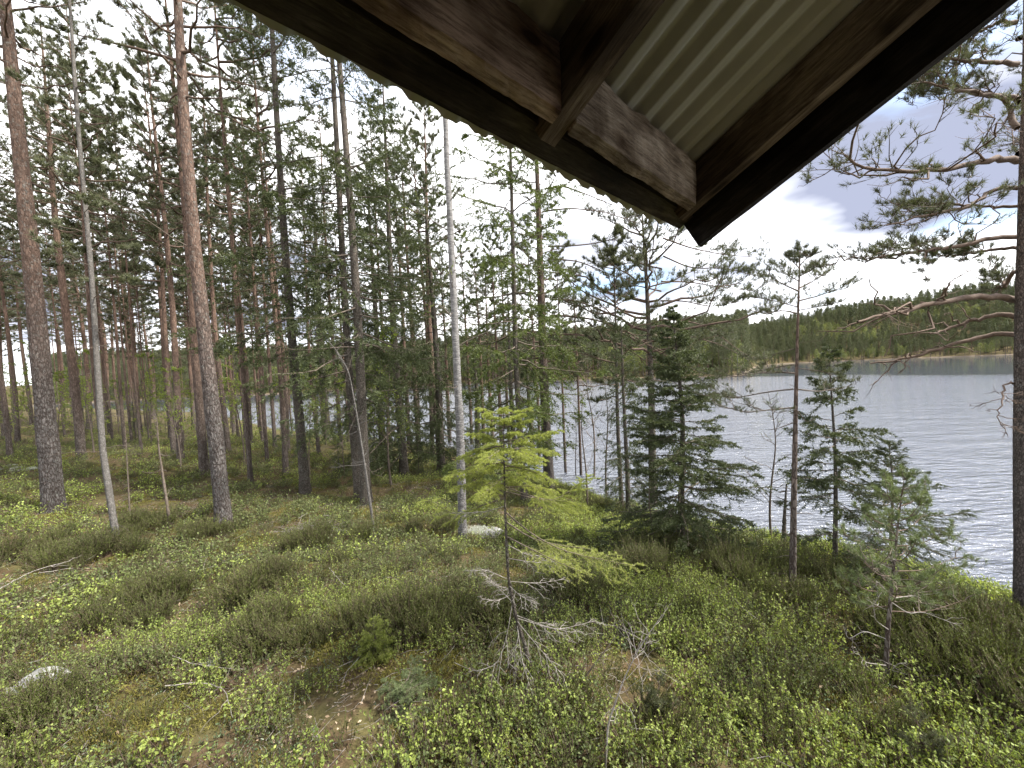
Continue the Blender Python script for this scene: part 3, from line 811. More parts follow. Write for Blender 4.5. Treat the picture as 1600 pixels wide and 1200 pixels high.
def voro_bark(P, r, k, seed, cell=(0.035, 0.10), depth=0.014):
    """closed trunk skin with raised bark plates; P (n,3) path, r (n,)"""
    n = len(P)
    th = np.arange(k) / k * 2 * np.pi
    s = np.concatenate([[0], np.cumsum(np.linalg.norm(np.diff(P, axis=0), axis=1))])
    rb = float(np.median(r))
    nu = max(6, int(2 * np.pi * rb / cell[0]))
    U, V = np.meshgrid(th / (2 * np.pi) * nu, s / cell[1])
    U = U + 0.5 * (vnoise(U * 1.3, V * 1.3, seed + 9) - 0.5); V = V + 0.8 * (vnoise(U * 1.1, V * 1.1, seed + 4) - 0.5)
    iu, iv = np.floor(U), np.floor(V)
    F1 = np.full(U.shape, 9.0); F2 = np.full(U.shape, 9.0)
    for a in (-1, 0, 1):
        for b in (-1, 0, 1):
            cu, cv = iu + a, iv + b
            hx = _hash(np.mod(cu, nu), cv, seed); hy = _hash(np.mod(cu, nu), cv, seed + 1)
            dd = np.hypot(cu + hx - U, cv + hy - V)
            F2 = np.minimum(F2, np.maximum(F1, dd)); F1 = np.minimum(F1, dd)
    g = np.clip((F2 - F1) / 0.3, 0, 1)
    bump = (g * g * (3 - 2 * g)) * (0.75 + 0.5 * (1 - F1)) - 0.6 + 0.35 * (fbm(U * 3, V * 5, seed, 2) - 0.5)
    return th, bump * depth
def hero_trunk(name, mat, path, r, k, parent, seed, depth=0.014, cell=(0.035, 0.10), extra=None):
    th, bp = voro_bark(path, r, k, seed, cell, depth)
    n = len(path)
    fall = np.clip(1.15 - (path[:, 2] - path[0, 2]) / 9.0, 0.3, 1)[:, None]
    lump = 0.09 * (fbm(path[:, 2:3] * 1.6 + np.cos(th)[None] * 0.8, np.sin(th)[None] * 0.8 + path[:, 2:3] * 0.3, seed + 3, 3) - 0.5)
    rr = r[:, None] * (1 + 0.03 * np.sin(3 * th + seed)[None] + lump * 2) + bp * fall
    V = np.stack([path[:, None, 0] + rr * np.cos(th), path[:, None, 1] + rr * np.sin(th), np.repeat(path[:, 2:3], k, 1)], -1)
    i = np.arange(n - 1)[:, None]; j = np.arange(k)[None]
    q = np.stack([i * k + j, i * k + (j + 1) % k, (i + 1) * k + (j + 1) % k, (i + 1) * k + j], -1).reshape(-1, 4)
    mb = MB(); mb.add(V, q)
    if extra:
        extra(mb)
    return mb.build(name, [MAT[mat], MAT['twig']], parent)
def smooth_path(pts, n):
    pts = np.asarray(pts, float)
    s = np.concatenate([[0], np.cumsum(np.linalg.norm(np.diff(pts, axis=0), axis=1))]); s /= s[-1]
    t = np.linspace(0, 1, n)
    out = np.stack([np.interp(t, s, pts[:, k]) for k in range(3)], -1)
    for _ in range(max(1, n // (len(pts) * 2))):
        out[1:-1] = 0.25 * out[:-2] + 0.5 * out[1:-1] + 0.25 * out[2:]
    return out

# ------------------------------------------------------------------ the trees, nearest first
RNG = np.random.default_rng(77)
taken = []
def spot(px, py):
    p = ground_at(px, py); taken.append((p[0], p[1])); return p
def big_pine(px, py, wpx, label, h, cb, seed, spread=2.0, lean=(0, 0), k=72, mat='pine_bark', n=420, dead=2.0, depth=0.014, group=None, lod='near'):
    """a large pine with raised bark plates, snags and a high crown"""
    p = spot(px, py); r0 = 0.86 * px_radius(p, wpx)
    rng = np.random.default_rng(seed)
    o = thing('pine_tree', label, 'tree', p, 0, group)
    z = np.concatenate([np.linspace(-0.3, 9, n), np.linspace(9.3, h, 24)])
    a = rng.random(2) * 6.28
    path = np.stack([lean[0] * z + 0.05 * np.sin(z / 3 + a[0]) - 0.05 * math.sin(a[0]), lean[1] * z + 0.05 * np.sin(z / 2.6 + a[1]) - 0.05 * math.sin(a[1]), z], -1)
    r = r0 * ((1 - z.clip(0) / h).clip(0) ** 0.7 * 0.93 + 0.05) * (1 + 0.28 * np.exp(-z.clip(0) / 0.2))
    def ex(mb):
        dead_limbs(mb, path, z, (1.2, cb), dead, 0.25, rng, 1, -0.05, 0.011)
        dead_limbs(mb, path, z, (4.0, cb), 0.9, 1.7, rng, 1, -0.05, 0.012)
    hero_trunk('trunk', mat, path, r, k, o, seed, depth, extra=ex)
    T = int((h - cb) * 5)
    zz = np.linspace(cb, h - 0.2, T); f = (zz - cb) / (h - cb)
    Ls = spread * ((1 - f) ** 0.7 + 0.1) * rng.uniform(0.5, 1.1, T)
    az = np.arange(T) * 2.4; el = np.radians(0 + 45 * f + rng.normal(size=T) * 9)
    st = np.stack([np.interp(zz, z, path[:, 0]), np.interp(zz, z, path[:, 1]), zz], -1)
    Q = curve_pts(st, np.stack([np.cos(az) * np.cos(el), np.sin(az) * np.cos(el), np.sin(el)], -1), Ls, 8, 0.15, 0.09, rng)
    mb = MB(); mb.tubes(Q, taper(0.01 + 0.014 * Ls, 8, 0.2), 5, 0)
    pine_foliage(mb, Q, Ls, rng, LOD['mid'], 8, 6)
    mb.build('crown', [MAT['red_twig'], MAT['pine_needle']], o)
    return o
big_pine(85, 800, 44, 'thickest pine, grey plated bark turning rust brown higher up, by the bare moss patch', 19, 10.5, 1, n=460, k=84)
big_pine(350, 820, 31, 'straight pine with scaly bark and short snags, at the edge of the heather', 18, 10, 2, n=420, k=72)
big_pine(128, 718, 20, 'reddish pine standing just behind the thickest pine', 18, 9.5, 3, k=48, n=300, mat='pine_bark_red', depth=0.009)
big_pine(320, 741, 19, 'smooth red brown pine right behind the scaly straight pine', 18, 9, 4, k=40, n=240, mat='pine_bark_red', depth=0.006)
big_pine(859, 770, 20, 'grey barked pine on the bank whose long bare limbs reach over the lake', 16, 5.2, 6, k=48, n=300, depth=0.006, dead=0.6, mat='lake_bark')
big_pine(283, 722, 15, 'slender red pine with a slight lean in front of the dense stand', 18, 8.5, 5, k=36, n=200, mat='pine_bark_red', depth=0.005)

# slim grey trunk in front of the thickest pine
def slim_grey():
    p = spot(184, 858)
    o = thing('spruce_sapling', 'slim leaning grey trunk with flaky bark rising out of the heather', 'tree', p)
    rng = np.random.default_rng(9)
    top = at_depth(106, -40, depth_of(p) * 1.02) - p
    pts = np.array([[0, 0, -0.3], [0, 0, 0], (at_depth(160, 700, depth_of(p)) - p), (at_depth(143, 430, depth_of(p) * 1.0) - p), (at_depth(122, 200, depth_of(p)) - p), top,
                    top + np.array([0.0, 0.05, 1.6])])
    path = smooth_path(pts, 220)
    r0 = px_radius(p, 12.5)
    hh = path[-1, 2]
    z = path[:, 2]
    r = r0 * (1 - 0.72 * (z / hh).clip(0)) * (1 + 0.2 * np.exp(-z.clip(0) / 0.15))
    hero_trunk('trunk', 'grey_bark', path, r, 36, o, 12, 0.006, (0.02, 0.03), extra=lambda mb: dead_limbs(mb, path, z, (0.5, 5.5), 5, 0.8, rng, 1, 0.0, 0.006))
    T = 26; zz = np.linspace(5.0, hh - 0.1, T); az = np.arange(T) * 2.4
    st = np.stack([np.interp(zz, z, path[:, k]) for k in range(3)], -1)
    Ls = 0.9 * rng.uniform(0.5, 1.1, T)
    Q = curve_pts(st, unit(np.stack([np.cos(az), np.sin(az), np.full(T, 0.15)], -1)), Ls, 6, 0.1, 0.08, rng)
    mb = MB(); mb.tubes(Q, taper(0.004 + 0.006 * Ls, 6), 4, 0); pine_foliage(mb, Q, Ls, rng, LOD['mid'], 6, 5)
    mb.build('crown', [MAT['twig'], MAT['pine_needle']], o)
slim_grey()

# birch on the bank
def birch():
    p = spot(722, 845); r0 = px_radius(p, 13.5)
    o = thing('birch_tree', 'pale grey barked birch standing alone in front of the dark spruces', 'tree', p)
    rng = np.random.default_rng(21); zd = depth_of(p)
    pts = np.array([[0, 0, -0.3], [0, 0, 0], at_depth(719, 700, zd) - p, at_depth(710, 500, zd) - p, at_depth(700, 300, zd) - p, at_depth(695, 190, zd) - p, at_depth(690, 60, zd) - p, at_depth(688, -160, zd) - p])
    path = smooth_path(pts, 260); z = path[:, 2]; hh = z[-1]
    r = r0 * (1 - 0.6 * (z / hh).clip(0)) * (1 + 0.15 * np.exp(-z.clip(0) / 0.15))
    path[5:-5, :2] += 0.02 * np.stack([fbm(z[5:-5] * 1.1, z[5:-5] * 0, 91), fbm(z[5:-5] * 1.1, z[5:-5] * 0, 92)], -1)
    hero_trunk('trunk', 'birch_bark', path, r, 36, o, 31, 0.006, (0.06, 0.035), extra=lambda mb: dead_limbs(mb, path, z, (1.5, 6), 2.2, 1.5, rng, 1, -0.15, 0.011))
    T = 16; zz = np.linspace(4.2, hh - 0.2, T); az = np.arange(T) * 2.4
    st = np.stack([np.interp(zz, z, path[:, k]) for k in range(3)], -1)
    Ls = 1.3 * rng.uniform(0.5, 1.1, T)
    Q = curve_pts(st, unit(np.stack([np.cos(az), np.sin(az), np.full(T, 0.7)], -1)), Ls, 6, -0.1, 0.08, rng)
    mb = MB(); mb.tubes(Q, taper(0.004 + 0.008 * Ls, 6), 4, 0)
    t = rng.uniform(0.3, 1, (T, 7)); q, tg = lerp_on(Q, t)
    l2 = (Ls[:, None] * rng.uniform(0.2, 0.5, (T, 7))).ravel()
    Q2 = curve_pts(q.reshape(-1, 3), unit(tg + rng.normal(size=tg.shape) * 0.5).reshape(-1, 3), l2, 4, -0.2, 0.1, rng)
    mb.tubes(Q2, taper(np.full(len(Q2), 0.003), 4), 3, 0)
    t = rng.uniform(0.2, 1, (len(Q2), 7)); q, tg = lerp_on(Q2, t); q = q.reshape(-1, 3)
    mb.leaves(q, unit(tg.reshape(-1, 3) + rng.normal(size=q.shape) * 0.6), 0.03 * rng.uniform(0.6, 1.2, len(q)), 0.02, rng, 1, rng.random(len(q)))
    mb.build('crown', [MAT['twig'], MAT['fresh_leaf']], o)
birch()

def limb_from_px(pts, zd, p, n=14):
    """pts: (px, py, depth offset in metres); returned relative to the tree's base p"""
    return smooth_path([at_depth(a, b, zd + c) - p for a, b, c in pts], n)

# long bare limbs of the bank pine
def bank_pine_limbs():
    o = [t for t in bpy.data.objects if t.get('label', '').startswith('grey barked pine on the bank')][0]
    p = np.array(o.location); zd = depth_of(p); rng = np.random.default_rng(61)
    for pts, r, leafy in [
        ([(860, 493, 0), (900, 494, -.1), (945, 503, -.2), (985, 520, -.3), (1025, 548, -.2), (1050, 560, -.1)], .030, .0),
        ([(860, 523, 0), (905, 522, .1), (950, 532, .2), (990, 550, .3), (1020, 575, .4)], .026, .0),
        ([(860, 545, 0), (900, 550, .2), (940, 560, .4), (975, 572, .5)], .018, 0),
        ([(859, 468, 0), (890, 468, .2), (920, 476, .3), (955, 492, .3), (985, 505, .3)], .022, .5),
        ([(857, 425, 0), (885, 428, .1), (915, 445, .1), (940, 470, .2)], .016, 0),
        ([(856, 385, 0), (895, 384, .1), (935, 380, .3), (960, 372, .4), (1000, 392, .5)], .022, 1),
        ([(856, 404, 0), (905, 408, -.2), (950, 428, -.3), (990, 440, -.4)], .020, 1),
        ([(853, 375, 0), (825, 365, .2), (800, 345, .3)], .018, 1),
        ([(852, 295, 0), (880, 290, .1), (920, 305, .2), (980, 330, .4)], .02, 1),
        ([(852, 330, 0), (890, 325, -.2), (940, 330, -.3), (1000, 350, -.5)], .02, 1),
        ([(850, 265, 0), (890, 262, .2), (950, 290, .5)], .02, 1),
        ([(856, 495, 0), (838, 500, .1), (822, 520, .2)], .012, 0)]:
        P = limb_from_px(pts, zd, p)
        r *= 1.6; mb = MB(); mb.tubes(P, np.linspace(r, r * 0.25, len(P)), 7, 0)
        Ln = np.linalg.norm(np.diff(P, axis=0), axis=1).sum()
        t = rng.uniform(0.35, 1, (1, 9)); q, tg = lerp_on(P[None], t)
        l2 = Ln * rng.uniform(0.12, 0.35, 9)
        Q2 = curve_pts(q[0], unit(tg[0] + rng.normal(size=(9, 3)) * 0.5), l2, 6, -0.1, 0.14, rng)
        mb.tubes(Q2, taper(np.full(9, r * 0.3), 6, 0.3), 4, 0)
        t = rng.uniform(0.3, 1, (9, 4)); q, tg = lerp_on(Q2, t)
        Q3 = curve_pts(q.reshape(-1, 3), unit(tg + rng.normal(size=tg.shape) * 0.6).reshape(-1, 3), np.repeat(l2, 4) * rng.uniform(0.2, 0.5, 36), 4, -0.1, 0.15, rng)
        mb.tubes(Q3, taper(np.full(36, 0.003), 4), 3, 0)
        lo = mb.build('limb', [MAT['red_twig']], o)
        if leafy:
            fb = MB(); pine_foliage(fb, P[None], np.array([Ln * 1.1]), rng, LOD['near'], int(14 * leafy) + 2, 7, 0.4)
            fb.build('foliage', [MAT['twig'], MAT['pine_needle']], lo)
bank_pine_limbs()

# tall pine by the lake with its limbs reaching over the water
def lake_pine():
    p = spot(1599, 982); zd = depth_of(p); rng = np.random.default_rng(88)
    o = thing('pine_tree', 'tall pine at the lakeside with crooked limbs stretched over the water', 'tree', p)
    z = np.concatenate([np.linspace(-0.3, 9, 320), np.linspace(9.2, 13, 12)])
    path = np.stack([0.02 * np.sin(z), 0.03 * np.sin(z * 0.8), z], -1)
    r0 = px_radius(p, 31)
    r = r0 * ((1 - z.clip(0) / 14) ** 0.6) * (1 + 0.2 * np.exp(-z.clip(0) / 0.2))
    hero_trunk('trunk', 'lake_bark', path, r, 56, o, 44, 0.004, (0.018, 0.03))
    limbs = [  # (points, radius, leafy, extra leafiness)
        ([(1592, 468, 0), (1550, 464, -.1), (1500, 466, -.2), (1450, 477, -.3), (1405, 490, -.4), (1370, 491, -.4), (1340, 503, -.5)], .040, 0),
        ([(1592, 496, 0), (1560, 491, .1), (1520, 500, .2), (1475, 516, .3), (1452, 521, .3)], .030, 0),
        ([(1592, 524, 0), (1560, 521, .2), (1510, 531, .3), (1455, 550, .4), (1410, 562, .5), (1360, 568, .6)], .030, 0),
        ([(1590, 252, 0), (1560, 246, -.1), (1520, 256, -.2), (1470, 268, -.3), (1400, 265, -.4), (1345, 266, -.5), (1320, 242, -.5)], .036, 1),
        ([(1590, 155, 0), (1570, 150, .1), (1530, 148, .2), (1490, 135, .3), (1430, 130, .4)], .030, 1),
        ([(1590, 200, 0), (1575, 175, .1), (1575, 155, .1), (1545, 148, .0), (1500, 140, -.2), (1440, 128, -.3)], .03, 1),
        ([(1590, 100, 0), (1560, 98, -.1), (1520, 95, -.2), (1470, 93, -.2), (1420, 105, -.3)], .026, 1),
        ([(1592, 294, 0), (1560, 292, 0), (1540, 305, 0), (1510, 325, -.1), (1450, 335, -.2), (1385, 352, -.2)], .024, 1),
        ([(1592, 322, 0), (1550, 325, .1), (1510, 320, .2), (1460, 318, .2), (1420, 325, .2)], .018, 1),
        ([(1592, 370, 0), (1550, 372, 0), (1500, 385, 0), (1440, 392, -.1), (1380, 400, -.2), (1352, 410, -.2)], .028, 1.3),
        ([(1592, 388, 0), (1550, 390, .2), (1500, 398, .3), (1450, 402, .3)], .02, 1.2),
        ([(1590, 35, 0), (1560, 34, 0), (1530, 50, 0), (1500, 62, 0)], .024, 1),
        ([(1592, 425, 0), (1578, 428, .1), (1570, 450, .2), (1568, 440, .4), (1545, 432, .6)], .022, .8),
        ([(1592, 600, 0), (1575, 596, -.1), (1568, 610, -.1), (1562, 632, -.2), (1556, 650, -.2), (1572, 672, -.3)], .012, 0),
        ([(1592, 160, 0), (1640, 140, .3), (1700, 130, .6)], .03, 1), ([(1592, 300, 0), (1650, 290, -.3), (1700, 285, -.6)], .03, 1),
        ([(1592, 240, 0), (1605, 225, 1.0), (1620, 215, 1.8)], .03, 1), ([(1592, 60, 0), (1650, 50, .3), (1710, 30, .6)], .03, 1),
        ([(1592, -60, 0), (1530, -80, 0), (1470, -90, 0)], .03, 1.2), ([(1592, -30, 0), (1640, -90, .5), (1680, -120, 1)], .03, 1.2), ([(1592, -120, 0), (1560, -200, -.5), (1520, -240, -1)], .03, 1.2)]
    for pts, r_, leafy in limbs:
        P = limb_from_px(pts, zd, p, 20)
        P[1:-1] += rng.normal(size=(len(P) - 2, 3)) * 0.008
        mb = MB(); mb.tubes(P, np.linspace(r_, r_ * 0.28, len(P)), 8, 0)
        Ln = np.linalg.norm(np.diff(P, axis=0), axis=1).sum()
        m = 10
        t = rng.uniform(0.4 if not leafy else 0.25, 1, (1, m)); q, tg = lerp_on(P[None], t)
        l2 = Ln * rng.uniform(0.1, 0.32, m)
        Q2 = curve_pts(q[0], unit(tg[0] * 0.8 + rng.normal(size=(m, 3)) * [0.5, 0.5, 0.35]), l2, 7, 0.1, 0.22, rng)
        mb.tubes(Q2, taper(np.full(m, r_ * 0.32), 7, 0.3), 4, 0)
        t = rng.uniform(0.3, 1, (m, 5)); q, tg = lerp_on(Q2, t)
        Q3 = curve_pts(q.reshape(-1, 3), unit(tg + rng.normal(size=tg.shape) * 0.6).reshape(-1, 3), np.repeat(l2, 5) * rng.uniform(0.15, 0.5, 5 * m), 4, 0, 0.2, rng)
        mb.tubes(Q3, taper(np.full(5 * m, 0.0035), 4), 3, 0)
        lo = mb.build('limb', [MAT['red_twig']], o)
        if leafy:
            fb = MB()
            pine_foliage(fb, P[None], np.array([Ln * 1.0]), rng, LOD['near'], int(12 * leafy), 7, 0.35, tint=(0.1, 0.85))
            pine_foliage(fb, Q2, l2 * 1.5, rng, LOD['near'], 3, 5, 0.4, tint=(0.1, 0.85))
            fb.build('foliage', [MAT['twig'], MAT['pine_needle']], lo)
lake_pine()

# the sunlit little spruce in the foreground
def little_spruce():
    p = spot(836, 1072); zd = depth_of(p); rng = np.random.default_rng(19)
    o = thing('spruce_sapling', 'small bright yellow green spruce with dead white lower twigs in the foreground brush', 'tree', p)
    k_ = zd
    tr = smooth_path([at_depth(838, 1082, k_) - p, at_depth(824, 1020, k_) - p, at_depth(806, 965, k_) - p, at_depth(794, 900, k_) - p, at_depth(790, 820, k_) - p, at_depth(788, 740, k_) - p, at_depth(787, 680, k_) - p, at_depth(787, 636, k_) - p], 40)
    mb = MB(); mb.tubes(tr, np.linspace(0.022, 0.004, 40) * (1 + 0.12 * rng.normal(size=40)).clip(0.8, 1.25), 9, 0)
    mb.build('trunk', [MAT['spruce_bark']], o)
    def limb(pts, leafy=True, r=0.007, dens=1.0, nsec=16):
        P = limb_from_px(pts, k_, p, 10)
        b = MB(); b.tubes(P, np.linspace(r, 0.002, 10), 5, 0)
        Ln = np.linalg.norm(np.diff(P, axis=0), axis=1).sum()
        t = np.linspace(0.3, 1, nsec)[None]; q, tg = lerp_on(P[None], t); q = q[0]; tg = tg[0]
        side = unit(np.cross(tg, [0, 0, 1.0])); sg = np.where(np.arange(nsec) % 2 == 0, 1, -1)[:, None]
        d = unit(tg * 0.8 + side * sg * rng.uniform(0.5, 0.9, (nsec, 1)) + rng.normal(size=(nsec, 3)) * 0.12)
        l2 = Ln * 0.38 * (1.12 - 0.8 * t[0]) * rng.uniform(0.6, 1.1, nsec)
        Q = curve_pts(q, d, l2, 5, -0.22, 0.06, rng)
        b.tubes(Q, taper(np.full(nsec, 0.0025), 5, 0.5), 4, 0)
        t2 = np.linspace(0.3, 0.95, 4)[None].repeat(nsec, 0); q, tg = lerp_on(Q, t2)
        side = unit(np.cross(tg, [0, 0, 1.0])); sg = np.where(np.arange(4) % 2 == 0, 1, -1)[None, :, None]
        Q3 = curve_pts(q.reshape(-1, 3), unit(tg * 0.8 + side * sg * 0.7 + rng.normal(size=tg.shape) * 0.15).reshape(-1, 3), np.repeat(l2, 4) * 0.35 + 0.015, 3, 0, 0.05, rng)
        b.tubes(Q3, taper(np.full(len(Q3), 0.0018), 3, 0.5), 3, 0)
        lo = b.build('limb', [MAT['twig' if leafy else 'dead_twig']], o)
        if leafy:
            f = MB()
            brush(f, P[None], 1200 * dens, 0.016, 0.0027, rng, 0, 0.35, tint=(0.2, 0.8))
            brush(f, Q, 1600 * dens, 0.016, 0.0027, rng, 0, 0.1, tint=(0.25, 0.95))
            brush(f, Q3, 1800 * dens, 0.015, 0.0027, rng, 0, 0.0, tint=(0.35, 1.0))
            f.build('foliage', [MAT['spruce_light']], lo)
    D = [(787, 650), (787, 660), (788, 668)]
    for i, (x, y) in enumerate(D):
        for j in range(4):
            a = j * 1.57 + i * 0.8
            limb([(x, y, 0), (x + 24 * math.cos(a), y - 8, 0.13 * math.sin(a)), (x + 40 * math.cos(a), y - 12, 0.22 * math.sin(a))], True, 0.005, nsec=8)
    for pts in [
        [(788, 690, 0), (825, 684, -.08), (868, 674, -.15)], [(788, 690, 0), (760, 680, -.1), (733, 678, -.15)], [(788, 696, 0), (752, 702, .1), (722, 712, .2)],
        [(788, 700, 0), (815, 706, -.25), (842, 716, -.5)], [(788, 700, 0), (776, 706, -.25), (752, 724, -.5)], [(788, 702, 0), (820, 700, .25), (866, 706, .45)],
        [(788, 705, 0), (778, 698, .3), (768, 694, .55)], [(788, 722, 0), (745, 728, -.1), (703, 745, -.2)], [(788, 726, 0), (830, 735, -.2), (862, 752, -.3)],
        [(788, 730, 0), (798, 728, .3), (812, 726, .6)], [(789, 742, 0), (770, 760, -.3), (748, 778, -.45)],
        [(789, 760, 0), (828, 775, .1), (868, 784, .2), (918, 745, .3)], [(789, 768, 0), (840, 780, .25), (880, 782, .45), (912, 790, .5)],
        [(789, 778, 0), (752, 790, .25), (712, 806, .45), (672, 782, .6)]]:
        limb(pts, True, 0.006, 0.9, 14)
    for i in range(20):
        y = 668 + 5.2 * i; a = i * 2.4 + 0.5; rr = (34 + 3.0 * i) * rng.uniform(0.75, 1.1)
        limb([(788, y, 0), (788 + 0.5 * rr * math.cos(a), y - 3, 0.5 * rr / 185 * math.sin(a)), (788 + rr * math.cos(a), y - 2 + 0.5 * i, rr / 185 * math.sin(a))], True, 0.005, 0.8, 12)
    limb([(790, 800, 0), (830, 835, -.05), (880, 862, -.1), (930, 872, -.15), (988, 884, -.2)], True, 0.008, 0.5, 20)
    limb([(790, 815, 0), (830, 842, .15), (875, 852, .3), (925, 858, .45)], True, 0.008, 0.45, 16)
    limb([(791, 838, 0), (830, 858, -.2), (870, 878, -.35), (905, 892, -.45)], True, 0.007, 0.45, 14)
    for pts in [[(790, 790, 0), (760, 800, .1), (712, 802, .2)], [(791, 850, 0), (825, 868, 0), (862, 868, .1)], [(792, 872, 0), (840, 880, -.1), (880, 876, -.1)],
                [(793, 905, 0), (760, 890, -.1), (732, 892, -.15)], [(793, 908, 0), (840, 912, .1), (880, 905, .2)], [(795, 915, 0), (812, 930, -.15), (838, 945, -.3)],
                [(797, 930, 0), (775, 940, -.1), (752, 935, -.1)], [(800, 945, 0), (793, 990, -.1), (778, 1040, -.15), (745, 1048, -.2)], [(803, 960, 0), (850, 978, -.1), (900, 990, -.2)],
                [(806, 968, 0), (840, 1010, -.15), (880, 1056, -.25)], [(808, 975, 0), (815, 1030, -.2), (832, 1085, -.3)], [(800, 940, 0), (785, 925, .2), (765, 905, .35)],
                [(812, 985, 0), (803, 1025, -.1), (806, 1060, -.1)], [(805, 965, 0), (870, 985, .1), (930, 970, .2)], [(795, 920, 0), (775, 915, -.15), (758, 898, -.25)]]:
        limb(pts, False, 0.0038, nsec=9)
little_spruce()

# young pine in the right foreground
def young_pine():
    p = spot(1385, 1070); zd = depth_of(p); rng = np.random.default_rng(23)
    o = thing('pine_sapling', 'young green pine with whitish dead lower twigs among the blueberry bushes', 'tree', p)
    tr = smooth_path([at_depth(1385, 1080, zd) - p, at_depth(1385, 1020, zd) - p, at_depth(1391, 940, zd) - p, at_depth(1397, 880, zd) - p, at_depth(1403, 820, zd) - p, at_depth(1410, 764, zd) - p], 30)
    mb = MB(); mb.tubes(tr, np.linspace(0.024, 0.004, 30), 9, 0); mb.build('trunk', [MAT['pine_bark_red']], o)
    for i in range(24):
        f = i / 23; x = 1390 + 18 * f; y = 955 - 180 * f
        a = i * 2.4; R = (95 * (1 - f) ** 0.8 + 22) * rng.uniform(0.7, 1.15)
        pts = [(x, y, 0), (x + 0.5 * R * math.cos(a), y + 2 - 8 * f, 0.5 * R / 200 * math.sin(a)), (x + R * math.cos(a), y - 18 - 10 * f, R / 200 * math.sin(a))]
        P = limb_from_px(pts, zd, p, 8); Ln = np.linalg.norm(P[-1] - P[0])
        b = MB(); b.tubes(P, np.linspace(0.006, 0.002, 8), 5, 0); lo = b.build('limb', [MAT['red_twig']], o)
        fb = MB(); pine_foliage(fb, P[None], np.array([Ln * 1.2]), rng, (26, 0.05, 0.0028), 7, 5, 0.25, tint=(0.2, 0.9))
        fb.build('foliage', [MAT['twig'], MAT['young_pine_needle']], lo)
    for pts in [[(1392, 930, 0), (1368, 905, -.1), (1375, 950, -.1), (1352, 935, -.15)], [(1390, 985, 0), (1368, 970, -.1), (1364, 945, -.2), (1378, 925, -.2)], [(1392, 940, 0), (1420, 960, -.1), (1440, 955, -.1), (1500, 978, -.2)],
                [(1388, 1000, 0), (1350, 985, 0), (1325, 1000, 0), (1318, 980, .1)], [(1386, 1040, 0), (1350, 1035, -.2), (1335, 1010, -.2)], [(1386, 1055, 0), (1405, 1035, -.1), (1418, 1038, -.1)], [(1393, 935, 0), (1430, 930, .1), (1465, 950, .2)],
                [(1396, 890, 0), (1350, 870, .1), (1325, 850, .1)], [(1386, 1045, 0), (1430, 1058, -.1), (1470, 1055, -.2)], [(1395, 905, 0), (1405, 888, -.1), (1398, 870, -.2)]]:
        P = limb_from_px(pts, zd, p, 14); b = MB(); b.tubes(P, np.linspace(0.005, 0.0015, 14), 5, 0)
        t = rng.uniform(0.3, 1, (1, 6)); q, tg = lerp_on(P[None], t)
        Q = curve_pts(q[0], unit(tg[0] + rng.normal(size=(6, 3)) * 0.6), rng.uniform(0.05, 0.16, 6), 5, 0, 0.2, rng)
        b.tubes(Q, taper(np.full(6, 0.002), 5), 4, 0); b.build('dead_limb', [MAT['dead_twig']], o)
young_pine()

